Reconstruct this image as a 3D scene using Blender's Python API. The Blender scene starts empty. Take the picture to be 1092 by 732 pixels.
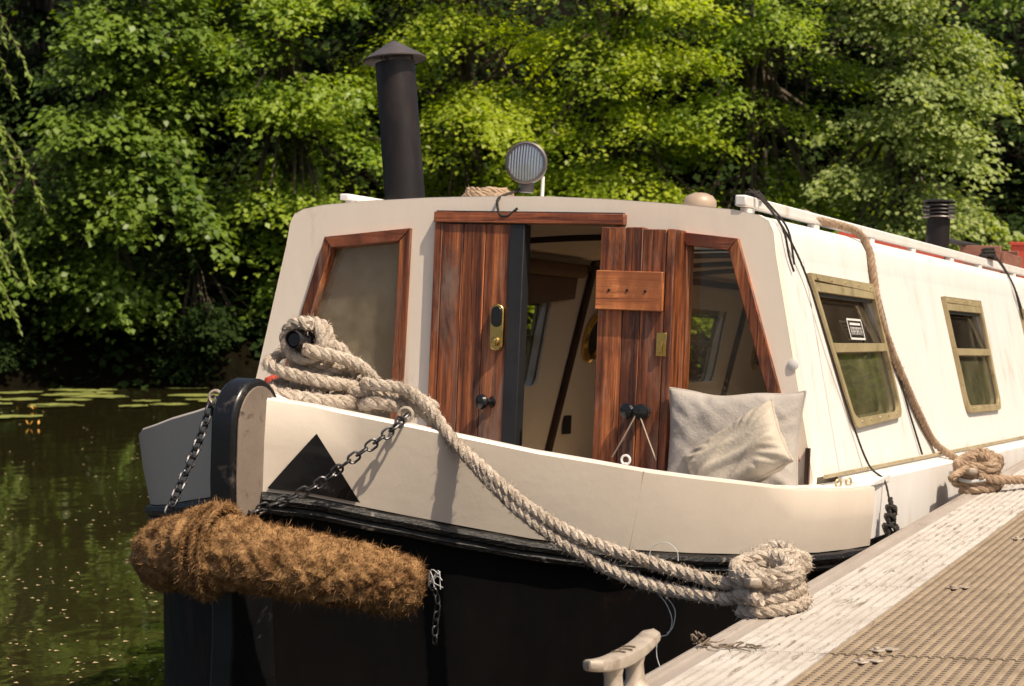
import bpy, math, random
import numpy as np
from mathutils import Vector, Matrix, noise
from mathutils.geometry import tessellate_polygon
random.seed(7); rng=np.random.default_rng(11)
S=bpy.context.scene; COL=S.collection
# ------------------------------------------------------------------ frames
def V(*a): return Vector(a)
BA=V(0.4219938,0.90620433,-0.02673856).normalized()
BR=V(0.90564062,-0.42272002,-0.03350908).normalized()
BU=BR.cross(BA).normalized()
BO=V(-0.00641661,5.57728079,0.77698203)
def frame(r,a,u,o):
    m=Matrix((( r.x,a.x,u.x,o.x),(r.y,a.y,u.y,o.y),(r.z,a.z,u.z,o.z),(0,0,0,1))); return m
BOAT=frame(BR,BA,BU,BO)                       # x to the pontoon side, y aft, z up; bulkhead y=0, gunwale z=0
PA=V(0.40217159,0.91546145,0.01372377).normalized()
PR=V(0.9145769,-0.40238869,0.04040341).normalized()
PU=PR.cross(PA).normalized()
PO=V(0.505018,3.965461,0.549944)
PONT=frame(PR,PA,PU,PO)                       # x inland, y along the pontoon, z up; outer edge x=0
WORLD=Matrix.Identity(4)

# ------------------------------------------------------------------ materials
def nt(name):
    m=bpy.data.materials.new(name); m.use_nodes=True; t=m.node_tree
    return m,t,t.nodes,t.links,t.nodes['Principled BSDF']
def ramp(N,L,src,stops):
    r=N.new('ShaderNodeValToRGB'); e=r.color_ramp.elements
    while len(e)<len(stops): e.new(.5)
    for i,(p,c) in enumerate(stops):
        e[i].position=p; e[i].color=(*c,1) if len(c)==3 else c
    L.new(src,r.inputs[0]); return r.outputs[0]
def coords(N,L,scale=(1,1,1),island=False):
    tc=N.new('ShaderNodeTexCoord'); mp=N.new('ShaderNodeMapping'); mp.inputs['Scale'].default_value=scale
    L.new(tc.outputs['Object'],mp.inputs[0])
    if island:
        g=N.new('ShaderNodeNewGeometry'); ml=N.new('ShaderNodeMath'); ml.operation='MULTIPLY'; ml.inputs[1].default_value=37
        L.new(g.outputs['Random Per Island'],ml.inputs[0])
        cb=N.new('ShaderNodeCombineXYZ')
        for i in range(3): L.new(ml.outputs[0],cb.inputs[i])
        L.new(cb.outputs[0],mp.inputs['Location'])
    return mp.outputs[0]
def nz(N,L,co,scale,detail=5,rough=.6,dist=0):
    n=N.new('ShaderNodeTexNoise'); n.inputs['Scale'].default_value=scale; n.inputs['Detail'].default_value=detail
    n.inputs['Roughness'].default_value=rough; n.inputs['Distortion'].default_value=dist
    L.new(co,n.inputs['Vector']); return n.outputs[0]
def mixc(N,L,f,a,b,mode='MIX'):
    m=N.new('ShaderNodeMix'); m.data_type='RGBA'; m.blend_type=mode
    if isinstance(f,(int,float)): m.inputs[0].default_value=f
    else: L.new(f,m.inputs[0])
    for i,x in ((6,a),(7,b)):
        if isinstance(x,tuple): m.inputs[i].default_value=(*x,1)
        else: L.new(x,m.inputs[i])
    return m.outputs[2]
def bump(N,L,P,src,strength,dist,prev=None):
    b=N.new('ShaderNodeBump'); b.inputs['Strength'].default_value=strength; b.inputs['Distance'].default_value=dist
    L.new(src,b.inputs['Height'])
    if prev is not None: L.new(prev,b.inputs['Normal'])
    L.new(b.outputs[0],P.inputs['Normal']); return b.outputs[0]
def surf(name,c1,c2,scale=6,rough=.6,metal=0,bs=60,bst=.3,bd=.002,stain=None,stain_scale=2.5,stain_lo=.56,stain_hi=.72,stretch=(1,1,1),rvar=.12,spec=.5):
    m,t,N,L,P=nt(name)
    co=coords(N,L,stretch)
    a=nz(N,L,co,scale,7,.62)
    col=ramp(N,L,a,[(.3,c1),(.7,c2)])
    if stain:
        s=nz(N,L,co,stain_scale,9,.7,.4)
        f=ramp(N,L,s,[(stain_lo,(0,0,0)),(stain_hi,(1,1,1))])
        col=mixc(N,L,f,col,stain)
    L.new(col,P.inputs['Base Color'])
    r=N.new('ShaderNodeMapRange'); r.inputs[3].default_value=max(.03,rough-rvar); r.inputs[4].default_value=min(1,rough+rvar)
    L.new(nz(N,L,co,scale*3,4),r.inputs[0]); L.new(r.outputs[0],P.inputs['Roughness'])
    P.inputs['Metallic'].default_value=metal; P.inputs['Specular IOR Level'].default_value=spec
    if bst: bump(N,L,P,nz(N,L,co,bs,6,.6),bst,bd)
    return m
def wood(name,dark,mid,light,grey=None,greyamt=.5,rough=.5,axis='z',coat=0.):
    m,t,N,L,P=nt(name)
    st={'z':(30,30,.8),'x':(.8,30,30),'y':(30,.8,30)}[axis]
    co=coords(N,L,st,True)
    a=nz(N,L,co,1.0,8,.68,.6)
    col=ramp(N,L,a,[(.36,dark),(.5,mid),(.66,light)])
    fine=nz(N,L,co,5.5,4,.7)
    col=mixc(N,L,ramp(N,L,fine,[(.36,(1,1,1)),(.47,(0,0,0))]),col,tuple(x*.5 for x in dark))
    big=nz(N,L,coords(N,L,(3,3,1.2),True),2.2,6,.65,.3)
    col=mixc(N,L,ramp(N,L,big,[(.46,(0,0,0)),(.62,(.85,.85,.85))]),col,tuple(x*.8 for x in dark))
    g0=N.new('ShaderNodeNewGeometry'); col=mixc(N,L,1.0,col,ramp(N,L,g0.outputs['Random Per Island'],[(0,(.62,.60,.60)),(.5,(1,.95,.92)),(1,(1.25,1.2,1.15))]),'MULTIPLY')
    if grey:
        st2={'z':(7,7,1.1),'x':(1.1,7,7),'y':(7,1.1,7)}[axis]
        co2=coords(N,L,st2,True)
        g=nz(N,L,co2,1.5,9,.75,.5)
        col=mixc(N,L,ramp(N,L,g,[(.62-greyamt*.16,(0,0,0)),(.70,(.75,.75,.75))]),col,grey)
    L.new(col,P.inputs['Base Color'])
    P.inputs['Roughness'].default_value=rough
    P.inputs['Coat Weight'].default_value=coat; P.inputs['Coat Roughness'].default_value=.3
    bump(N,L,P,fine,.5,.0015)
    return m
M={}
M['cream']=surf('cream_paint',(.70,.665,.635),(.77,.74,.71),3,.42,bs=14,bst=.45,bd=.004,stain=(.50,.42,.33),stain_scale=4,stain_lo=.57,stain_hi=.76,stretch=(2.5,2.5,.45))
M['bulkhead_cream']=surf('bulkhead_cream_paint',(.86,.735,.605),(.90,.785,.66),3,.45,bs=14,bst=.3,bd=.003,stain=(.60,.48,.36),stain_scale=5,stain_lo=.64,stain_hi=.80,stretch=(1.6,1.6,.5))
M['cream_in']=surf('interior_lining',(.70,.62,.54),(.76,.68,.60),3,.6,bst=0)
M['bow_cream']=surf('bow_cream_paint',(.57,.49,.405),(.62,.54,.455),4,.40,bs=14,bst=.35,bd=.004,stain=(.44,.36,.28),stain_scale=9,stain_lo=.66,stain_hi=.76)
M['black']=surf('black_hull_paint',(.0035,.0033,.0035),(.007,.006,.006),6,.5,bs=20,bst=.5,bd=.003,stain=(.030,.016,.010),stain_scale=3.2,stain_lo=.60,stain_hi=.72,spec=.10,stretch=(1,1,.5))
M['tar']=surf('scuffed_black_strake',(.004,.004,.004),(.012,.010,.009),10,.32,bs=55,bst=.9,bd=.006,stain=(.17,.14,.12),stain_scale=16,stain_lo=.62,stain_hi=.68,stretch=(1,1,2.6),spec=.4)
M['stemblack']=surf('bow_plate_paint',(.006,.006,.007),(.012,.012,.013),8,.30,bs=40,bst=.25,bd=.002,stain=(.10,.085,.075),stain_scale=9,stain_lo=.62,stain_hi=.72,metal=.2)
M['cheek']=surf('weathered_cream_cheek',(.17,.13,.10),(.24,.19,.15),6,.6,bs=60,bst=.5,bd=.002,stain=(.08,.055,.04),stain_scale=16,stain_lo=.58,stain_hi=.66)
M['flue']=surf('flue_black',(.008,.006,.006),(.016,.012,.012),6,.42,bs=60,bst=.3,bd=.001,spec=.3,stain=(.04,.028,.024),stain_scale=3,stretch=(1,1,.35))
M['cap']=surf('flue_cap_metal',(.10,.085,.085),(.17,.145,.14),12,.45,metal=.6,bst=.3)
M['darkmetal']=surf('dark_strip',(.012,.012,.014),(.022,.022,.025),10,.5,bst=.1)
M['wood']=wood('weathered_red_wood',(.055,.015,.007),(.25,.072,.024),(.62,.215,.072),(.32,.22,.17),.7,.5)
M['wood_h']=wood('red_wood_beam',(.13,.034,.014),(.30,.085,.032),(.44,.16,.065),(.24,.15,.11),.1,.42,'x',.2)
M['batten']=wood('bright_wood_batten',(.28,.085,.028),(.56,.19,.062),(.72,.30,.11),None,0,.42,'x',.25)
M['floorwood']=wood('pale_floor_wood',(.42,.30,.19),(.55,.42,.28),(.65,.50,.34),None,0,.5,'y')
M['dwood']=wood('dark_interior_batten',(.018,.008,.006),(.04,.018,.012),(.07,.03,.02),None,0,.5)
M['brass']=surf('polished_brass',(.55,.36,.11),(.72,.50,.18),12,.22,metal=1,bst=.1)
M['gold']=surf('gold_anodised_frame',(.34,.265,.14),(.50,.40,.23),10,.42,metal=.3,bst=.15,stain=(.16,.11,.05),stain_scale=12)
M['blackplastic']=surf('black_knob',(.008,.008,.009),(.014,.014,.015),10,.2,bst=0)
M['housing']=surf('lamp_housing',(.10,.085,.085),(.16,.14,.135),10,.35,metal=.4,bst=.1)
M['roofgrey']=surf('roof_edge_paint',(.50,.46,.44),(.60,.56,.53),4,.5,bst=.2,stain=(.35,.28,.22))
M['rope']=surf('mooring_rope_fibre',(.37,.295,.23),(.64,.55,.455),60,.95,bs=210,bst=1.0,bd=.005,stain=(.20,.15,.11),stain_scale=12,stain_lo=.52,stain_hi=.72,spec=.05)
M['rope_brown']=surf('brown_rope_fibre',(.26,.17,.11),(.42,.31,.22),30,.95,bs=260,bst=.8,bd=.002,spec=.1)
M['coir']=surf('coir_fibre',(.14,.070,.030),(.40,.232,.105),45,.95,bs=200,bst=1,bd=.004,stain=(.10,.045,.018),stain_scale=14,stain_lo=.5,stain_hi=.68,spec=.08)
M['cord_black']=surf('black_cord',(.012,.010,.009),(.03,.025,.02),60,.8,bs=300,bst=.6)
M['string']=surf('thin_string',(.40,.30,.22),(.5,.4,.3),60,.9,bst=0)
M['bluewhip']=surf('pale_blue_whipping',(.46,.47,.46),(.60,.61,.60),60,.9,bst=0)
M['chain']=surf('chain_steel',(.035,.035,.04),(.11,.105,.105),60,.38,metal=.8,bst=.4,bs=120)
M['galv']=surf('cast_cleat_metal',(.34,.28,.22),(.47,.40,.325),25,.5,metal=.15,bs=90,bst=.35,bd=.001,stain=(.20,.14,.10),stain_scale=14,stain_lo=.54,stain_hi=.70)
M['slot']=surf('cast_slots',(.08,.05,.03),(.12,.08,.05),20,.8,bst=0)
M['linen_grey']=surf('grey_linen',(.34,.305,.275),(.43,.39,.355),8,.9,bs=110,bst=.6,bd=.004,spec=.02)
M['linen_cream']=surf('natural_linen',(.42,.36,.29),(.50,.44,.36),8,.9,bs=110,bst=.6,bd=.004,spec=.02)
M['red']=surf('faded_red_paint',(.42,.045,.022),(.52,.07,.03),6,.5,bst=.2)
M['terracotta']=surf('crate_wood',(.20,.075,.05),(.30,.13,.085),8,.6,bst=.4,stretch=(1,1,6))
M['hose']=surf('pink_hose',(.55,.36,.32),(.62,.44,.40),8,.5,bst=0)
M['stud']=surf('cream_vent_dome',(.33,.24,.17),(.42,.32,.24),9,.4,bst=.1)
M['gray_edge']=surf('pontoon_edge_timber',(.27,.225,.19),(.38,.33,.29),5,.75,bs=50,bst=.6,bd=.002,stain=(.18,.14,.11),stain_scale=7,stretch=(3,.5,3))
M['bark']=surf('tree_bark',(.06,.042,.028),(.13,.10,.07),9,.9,bs=30,bst=1,bd=.02)
M['twig']=surf('dry_twigs',(.12,.085,.055),(.22,.17,.12),30,.9,bst=0)
M['deck_in']=surf('deck_brown',(.10,.07,.05),(.16,.12,.09),9,.8,bst=.2)
M['sticker']=surf('white_sticker_print',(.62,.6,.58),(.7,.68,.66),9,.6,bst=0)

# ribbed white boards: paint with wear marks in short dashes along the ribs
def plank_mat():
    m,t,N,L,P=nt('white_ribbed_board')
    co=coords(N,L,(40,5,40))
    s=nz(N,L,co,1.6,8,.72)
    col=mixc(N,L,ramp(N,L,s,[(.54,(0,0,0)),(.64,(1,1,1))]),(.53,.49,.445),(.20,.16,.125))
    s2=nz(N,L,coords(N,L,(3,3,3)),2,6,.65)
    col=mixc(N,L,ramp(N,L,s2,[(.4,(0,0,0)),(.75,(.8,.8,.8))]),col,(.36,.31,.265))
    L.new(col,P.inputs['Base Color']); P.inputs['Roughness'].default_value=.75
    bump(N,L,P,nz(N,L,coords(N,L),120,5),.4,.001); return m
M['plank']=plank_mat()
# brown moulded grating: ridges are geometry, the small slots are a procedural pattern
def grate_mat():
    m,t,N,L,P=nt('brown_grating')
    co=coords(N,L)
    n=nz(N,L,co,12,6,.7)
    base=ramp(N,L,n,[(.3,(.21,.155,.10)),(.7,(.34,.26,.175))])
    sp=N.new('ShaderNodeSeparateXYZ'); L.new(co,sp.inputs[0])
    def wave(sock,freq,phase=0):
        a=N.new('ShaderNodeMath'); a.operation='MULTIPLY_ADD'; a.inputs[1].default_value=freq; a.inputs[2].default_value=phase
        L.new(sock,a.inputs[0]); b=N.new('ShaderNodeMath'); b.operation='SINE'; L.new(a.outputs[0],b.inputs[0]); return b.outputs[0]
    wy=wave(sp.outputs[1],2*math.pi/.019)
    wx=wave(sp.outputs[0],2*math.pi/.022,.57)
    mn=N.new('ShaderNodeMath'); mn.operation='MINIMUM'; L.new(wx,mn.inputs[0]); L.new(wy,mn.inputs[1])
    hole=ramp(N,L,mn.outputs[0],[(0,(0,0,0)),(.22,(1,1,1))])
    col=mixc(N,L,hole,base,(.05,.03,.018))
    L.new(col,P.inputs['Base Color']); P.inputs['Roughness'].default_value=.7
    inv=N.new('ShaderNodeMath'); inv.operation='SUBTRACT'; inv.inputs[0].default_value=1; L.new(hole,inv.inputs[1])
    bump(N,L,P,inv.outputs[0],.8,.003); return m
M['grate']=grate_mat()
def glass(name,tint,refl=1.0,rough=.02,dirt_veil=.05,veilcol=(.25,.21,.17)):
    m,t,N,L,P=nt(name); N.remove(P); out=N['Material Output']
    fr=N.new('ShaderNodeFresnel'); fr.inputs['IOR'].default_value=1.6*refl if refl>1 else 1.5
    tr=N.new('ShaderNodeBsdfTransparent'); tr.inputs[0].default_value=(*tint,1)
    gl=N.new('ShaderNodeBsdfGlossy'); gl.inputs['Roughness'].default_value=rough
    mx=N.new('ShaderNodeMixShader'); g_=N.new('ShaderNodeNewGeometry'); sb=N.new('ShaderNodeMath'); sb.operation='SUBTRACT'; sb.inputs[0].default_value=1; L.new(g_.outputs['Backfacing'],sb.inputs[1])
    mu=N.new('ShaderNodeMath'); mu.operation='MULTIPLY'; L.new(fr.outputs[0],mu.inputs[0]); L.new(sb.outputs[0],mu.inputs[1])
    L.new(mu.outputs[0],mx.inputs[0]); L.new(tr.outputs[0],mx.inputs[1]); L.new(gl.outputs[0],mx.inputs[2])
    d=N.new('ShaderNodeBsdfDiffuse'); d.inputs[0].default_value=(*veilcol,1)
    m2=N.new('ShaderNodeMixShader'); co=coords(N,L); n=nz(N,L,co,5,8,.7)
    r=N.new('ShaderNodeMapRange'); r.inputs[1].default_value=.35; r.inputs[2].default_value=.8; r.inputs[3].default_value=dirt_veil*.3; r.inputs[4].default_value=dirt_veil*2
    L.new(n,r.inputs[0]); L.new(r.outputs[0],m2.inputs[0]); L.new(mx.outputs[0],m2.inputs[1]); L.new(d.outputs[0],m2.inputs[2])
    L.new(m2.outputs[0],out.inputs[0]); return m
M['glass']=glass('window_glass',(.95,.95,.9),1.0,.01,.05)
M['glass_side']=glass('side_window_glass',(.80,.80,.74),1.5,.012,.05)
M['glass_low']=glass('lower_side_glass',(.70,.70,.62),2.2,.02,.14,(.30,.28,.17))  # olive veil in the colour stands in for the bank's reflection
M['glass_dusty']=glass('dusty_window_glass',(.92,.90,.84),1.0,.02,.20,(.50,.42,.31))
def leafmat(name,cols,trans=.35,rough=.45,spec=.35):
    m,t,N,L,P=nt(name); out=N['Material Output']
    g=N.new('ShaderNodeNewGeometry')
    n=len(cols); col=ramp(N,L,g.outputs['Random Per Island'],[(i/(n-1) if n>1 else 0,c) for i,c in enumerate(cols)])
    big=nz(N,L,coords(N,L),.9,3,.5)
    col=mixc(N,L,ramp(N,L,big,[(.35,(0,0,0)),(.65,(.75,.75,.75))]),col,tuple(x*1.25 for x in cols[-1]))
    L.new(col,P.inputs['Base Color']); P.inputs['Roughness'].default_value=rough; P.inputs['Specular IOR Level'].default_value=spec
    tb=N.new('ShaderNodeBsdfTranslucent')
    tc=mixc(N,L,1.0,col,(1.6,1.7,.35),'MULTIPLY'); L.new(tc,tb.inputs[0])
    mx=N.new('ShaderNodeMixShader'); mx.inputs[0].default_value=trans+.05
    L.new(P.outputs[0],mx.inputs[1]); L.new(tb.outputs[0],mx.inputs[2]); L.new(mx.outputs[0],out.inputs[0]); return m
M['leaf_dark']=leafmat('dark_maple_leaf',[(0.048,0.086,0.013),(0.076,0.137,0.022),(0.144,0.208,0.029)],.25,.42,.3)
M['ivy']=leafmat('shade_dark_leaf',[(.010,.020,.006),(.016,.030,.008),(.024,.042,.010)],.05,.7,.04)  # darker than real ivy: shade of the crown gaps put into the leaf colour
M['leaf_mid']=leafmat('mid_green_leaf',[(0.089,0.159,0.019),(0.152,0.243,0.030),(0.268,0.334,0.041)],.35)
M['leaf_yellow']=leafmat('yellow_green_leaf',[(0.127,0.195,0.019),(0.218,0.296,0.030),(0.353,0.398,0.044)],.42)
M['leaf_pale']=leafmat('pale_bush_leaf',[(0.132,0.188,0.052),(0.218,0.278,0.089),(0.311,0.355,0.127)],.3,.5,.3)
M['leaf_willow']=leafmat('willow_leaf',[(.12,.19,.03),(.18,.26,.04),(.24,.30,.06)],.4)
M['lily']=surf('lily_pad_leaf',(.17,.20,.045),(.28,.29,.08),5,.45,bst=.1)
M['yellowleaf']=surf('yellowed_leaf',(.5,.2,.02),(.6,.32,.05),5,.6,bst=0)
M['grassy']=leafmat('bank_grass',[(.06,.10,.02),(.12,.16,.035),(.26,.26,.09)],.3,.6)
M['reed']=leafmat('dry_reed',[(.22,.19,.09),(.38,.32,.17),(.30,.30,.12)],.2,.6)
M['earth']=surf('shade_dark_earth',(.004,.0035,.002),(.010,.008,.004),1.2,.95,bs=6,bst=1,bd=.08,spec=.02)  # near black: shade below the overhanging boughs put into the soil colour
M['ground']=surf('meadow_ground',(.035,.04,.014),(.06,.065,.02),.8,.95,bs=6,bst=1,bd=.08)
def watermat():
    m,t,N,L,P=nt('river_water')
    co=coords(N,L)
    P.inputs['Base Color'].default_value=(.022,.019,.007,1); P.inputs['Roughness'].default_value=.035
    P.inputs['IOR'].default_value=1.33
    a=nz(N,L,coords(N,L,(1,.55,1)),2.2,3,.5); b=bump(N,L,P,a,.10,.05)
    c=nz(N,L,co,9,3,.5); bump(N,L,P,c,.05,.01,b); return m
M['water']=watermat()
def lensmat():
    m,t,N,L,P=nt('fluted_lens')
    w=N.new('ShaderNodeTexWave'); w.inputs['Scale'].default_value=38; w.bands_direction='X'
    L.new(coords(N,L),w.inputs[0])
    P.inputs['Base Color'].default_value=(.34,.35,.36,1); P.inputs['Metallic'].default_value=.75; P.inputs['Roughness'].default_value=.16
    P.inputs['Coat Weight'].default_value=.6; P.inputs['Coat Roughness'].default_value=.04
    bump(N,L,P,w.outputs[0],.7,.004); return m
M['lens']=lensmat()

# ------------------------------------------------------------------ mesh builder
class MB:
    def __init__(s): s.v=[]; s.f=[]
    def add(s,vs,fs):
        o=len(s.v); s.v+= [tuple(v) for v in vs]; s.f+=[tuple(i+o for i in f) for f in fs]; return s
    def hexa(s,b,t):       # bottom quad, top quad
        return s.add(list(b)+list(t),[(3,2,1,0),(4,5,6,7),(0,1,5,4),(1,2,6,5),(2,3,7,6),(3,0,4,7)])
    def box(s,x0,x1,y0,y1,z0,z1,m=None):
        b=[V(x0,y0,z0),V(x1,y0,z0),V(x1,y1,z0),V(x0,y1,z0)]; t=[V(p.x,p.y,z1) for p in b]
        if m: b=[m@p for p in b]; t=[m@p for p in t]
        return s.hexa(b,t)
    def prism(s,poly,d):   # poly 3D points, extruded by vector d
        n=len(poly); d=Vector(d); P=[Vector(p) for p in poly]
        fs=[tuple(range(n))[::-1],tuple(range(n,2*n))]+[(i,(i+1)%n,(i+1)%n+n,i+n) for i in range(n)]
        return s.add(P+[p+d for p in P],fs)
    def plate(s,outer,holes,d):   # polygon with holes extruded by d
        loops=[[Vector(p) for p in outer]]+[[Vector(p) for p in h] for h in holes]; d=Vector(d)
        flat=[p for l in loops for p in l]; n=len(flat)
        tris=tessellate_polygon(loops)
        fs=[tuple(t) for t in tris]+[tuple(i+n for i in t[::-1]) for t in tris]
        o=0
        for l in loops:
            k=len(l)
            fs+=[(o+i,o+(i+1)%k,o+(i+1)%k+n,o+i+n) for i in range(k)]; o+=k
        return s.add(flat+[p+d for p in flat],fs)
    def tube(s,pts,r,n=8,caps=True,closed=False):
        P=[Vector(p) for p in pts]; k=len(P); R=r if hasattr(r,'__len__') else [r]*k
        fr=frames(P,closed); vs=[];fs=[]
        for i in range(k):
            a,b=fr[i]
            for j in range(n):
                t=2*math.pi*j/n; vs.append(P[i]+(a*math.cos(t)+b*math.sin(t))*R[i])
        m=k if closed else k-1
        for i in range(m):
            i2=(i+1)%k
            for j in range(n):
                j2=(j+1)%n; fs.append((i*n+j,i*n+j2,i2*n+j2,i2*n+j))
        if caps and not closed: fs.append(tuple(range(n))[::-1]); fs.append(tuple((k-1)*n+j for j in range(n)))
        return s.add(vs,fs)
    def lathe(s,prof,n=24,m=None,cap=True):  # prof (r,z)
        m=m or Matrix.Identity(4); vs=[];fs=[];k=len(prof)
        for r,z in prof:
            for j in range(n):
                t=2*math.pi*j/n; vs.append(m@V(r*math.cos(t),r*math.sin(t),z))
        for i in range(k-1):
            for j in range(n):
                j2=(j+1)%n; fs.append((i*n+j,i*n+j2,(i+1)*n+j2,(i+1)*n+j))
        if cap: fs.append(tuple(range(n))[::-1]); fs.append(tuple((k-1)*n+j for j in range(n)))
        return s.add(vs,fs)
    def np(s,vs,fs):
        o=len(s.v); s.v+= [tuple(v) for v in vs.tolist()]; s.f+=[tuple(r) for r in (fs+o).tolist()]; return s
def frames(P,closed=False):
    k=len(P); T=[]
    for i in range(k):
        a=P[i-1] if (i>0 or closed) else P[i]; b=P[(i+1)%k] if (i<k-1 or closed) else P[i]
        t=(b-a); T.append(t.normalized() if t.length>1e-9 else V(0,0,1))
    up=V(0,0,1) if abs(T[0].z)<.9 else V(1,0,0)
    a=T[0].cross(up).normalized(); out=[]
    for i in range(k):
        a=(a-T[i]*a.dot(T[i])); a=a.normalized() if a.length>1e-6 else T[i].orthogonal().normalized()
        out.append((a.copy(),T[i].cross(a)))
    return out
def smoothpath(pts,step):
    P=[Vector(p) for p in pts]
    if len(P)<3:
        n=max(2,int((P[1]-P[0]).length/step)); return [P[0].lerp(P[1],i/n) for i in range(n+1)]
    Q=[P[0]*2-P[1]]+P+[P[-1]*2-P[-2]]; out=[]
    for i in range(1,len(Q)-2):
        p0,p1,p2,p3=Q[i-1:i+3]; n=max(2,int((p2-p1).length/step))
        for j in range(n):
            t=j/n; out.append(.5*((2*p1)+(p2-p0)*t+(2*p0-5*p1+4*p2-p3)*t*t+(3*p1-p0-3*p2+p3)*t**3))
    out.append(P[-1].copy()); return out
def rope(mb,pts,R,pitch=2.35,fuzz=0,strands=3,step=.35,flen=.010,seg=7):
    P=smoothpath(pts,R*step)
    fr=frames(P); L=[0]
    for i in range(1,len(P)): L.append(L[-1]+(P[i]-P[i-1]).length)
    for s in range(strands):
        c=[]
        for i,p in enumerate(P):
            a,b=fr[i]; t=2*math.pi*(L[i]/(R*pitch*2)+s/strands)
            c.append(p+(a*math.cos(t)+b*math.sin(t))*R*.43)
        mb.tube(c,R*.61,seg)
    n=int(L[-1]*fuzz)
    for _ in range(n):
        i=random.randrange(len(P)-1); a,b=fr[i]; t=random.uniform(0,2*math.pi)
        o=(a*math.cos(t)+b*math.sin(t)); tt=(P[i+1]-P[i]).normalized()
        p=P[i]+o*R*.93; d=(o*random.uniform(.3,1)+tt*random.uniform(-1,1)+V(*[random.uniform(-.5,.5) for _ in range(3)])).normalized()
        l=flen*random.uniform(.4,1.3); w=d.cross(o); w=w.normalized()*.0006 if w.length>1e-6 else tt*.0006
        q=p+d*l*.6+o*l*.1; e=p+d*l+V(*[random.uniform(-.3,.3)*l for _ in range(3)])
        mb.add([p-w,p+w,q+w*.8,q-w*.8,e],[(0,1,2,3),(3,2,4)])
    return P
def build(name,mb,mat,parent=None,mx=None,bev=0,smooth=True,ang=40,sub=0,base=None):
    """link one mesh object; geometry given in the frame mx; its origin is put at base (frame coords)"""
    me=bpy.data.meshes.new(name)
    vs=np.array(mb.v,dtype=float)
    if base is not None: vs=vs-np.array(base)
    me.from_pydata(vs.tolist(),[],mb.f); me.update()
    if smooth:
        me.polygons.foreach_set('use_smooth',[True]*len(me.polygons)); me.set_sharp_from_angle(angle=math.radians(ang))
    o=bpy.data.objects.new(name,me); COL.objects.link(o)
    me.materials.append(M[mat] if isinstance(mat,str) else mat)
    if bev:
        b=o.modifiers.new('bevel','BEVEL'); b.width=bev; b.segments=2; b.limit_method='ANGLE'; b.angle_limit=math.radians(35)
    if sub:
        b=o.modifiers.new('subsurf','SUBSURF'); b.levels=b.render_levels=sub
    if parent is not None: o.parent=parent
    if mx is not None:
        o.matrix_world=(mx@Matrix.Translation(Vector(base) if base is not None else V(0,0,0)))
    return o
def tag(o,label,cat,group=None):
    o['label']=label; o['category']=cat
    if group: o['group']=group
    return o
def stuff(o,kind='stuff',label=None):
    o['kind']=kind
    if label: o['label']=label
    return o
def thing(name,label,cat,mx=WORLD,base=(0,0,0),group=None):
    o=bpy.data.objects.new(name,None); COL.objects.link(o); o.empty_display_size=.2
    o.matrix_world=mx@Matrix.Translation(Vector(base)); return tag(o,label,cat,group)

# ================================================================== THE BOAT
boat=thing('canal_boat','cream and black narrow canal boat with brown wooden doors, moored beside the pontoon','boat',BOAT)
def bp(name,mb,mat,bev=0,parent=None,**k): return build(name,mb,mat,parent or boat,None,bev,**k)
K=.2218
def sx(z): return .93-K*z                       # outer face of the cabin side at height z
# plan of the bow: x, y, top z, panel bottom z
ST=[(.028,-1.41,.185,-.03),(.12,-1.335,.170,-.042),(.205,-1.272,.152,-.062),(.3,-1.2,.132,-.083),(.43,-1.115,.105,-.108),(.55,-1.02,.078,-.132),(.66,-.92,.058,-.148),(.75,-.81,.037,-.160),(.84,-.665,.018,-.172),(.92,-.5,0.,-.182),(.975,-.32,-.02,-.192),(1.01,-.15,-.030,-.200),(1.035,.05,-.038,-.206),(1.04,.245,-.043,-.212)]
def bow_norm(i):
    a=ST[max(0,i-1)]; b=ST[min(len(ST)-1,i+1)]; t=V(b[0]-a[0],b[1]-a[1],0).normalized(); return V(t.y,-t.x,0)  # outward for +x side
def strip(mb,rows,mir):
    vs=[];n=len(rows[0])
    for r in rows: vs+=[V(p.x*mir,p.y,p.z) for p in r]
    fs=[]
    for i in range(len(rows)-1):
        for j in range(n-1):
            f=(i*n+j,i*n+j+1,(i+1)*n+j+1,(i+1)*n+j); fs.append(f if mir<0 else f[::-1])
    mb.add(vs,fs)
# lower hull (black), both sides in one mesh, running right aft
mb=MB()
LEN=9.0
for mir in (1,-1):
    rows=[]
    for i,(x,y,zt,zb) in enumerate(ST):
        n=bow_norm(i); f=max(0,1-i/10.)
        q=.046*min(1,i/2.)*(1-max(0,i-6)/9.); rows.append([V(x,y,zb+.004)-n*q, V(x*.99,y+.01,zb-.03)-n*q, V(x*(1-.10*f)-.02,y+.03*f,zb-.2)-n*q, V(x*(1-.34*f)-.03,y+.10*f,-.62), V(x*(1-.55*f)-.04,y+.18*f,-1.15)])
    for y in (.25,LEN): rows.append([V(1.0,y,-.20),V(1.0,y,-.25),V(.99,y,-.4),V(.985,y,-.62),V(.98,y,-1.15)])
    strip(mb,rows,mir)
mb.add([V(1.0,LEN,-.2),V(-1.0,LEN,-.2),V(-.98,LEN,-1.15),V(.98,LEN,-1.15)],[(0,1,2,3)])
bp('hull',mb,'black')
def FL(i): return .046*min(1,i/2.)*(1-max(0,i-6)/9.)   # flare: how far the panel foot is set in
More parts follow.
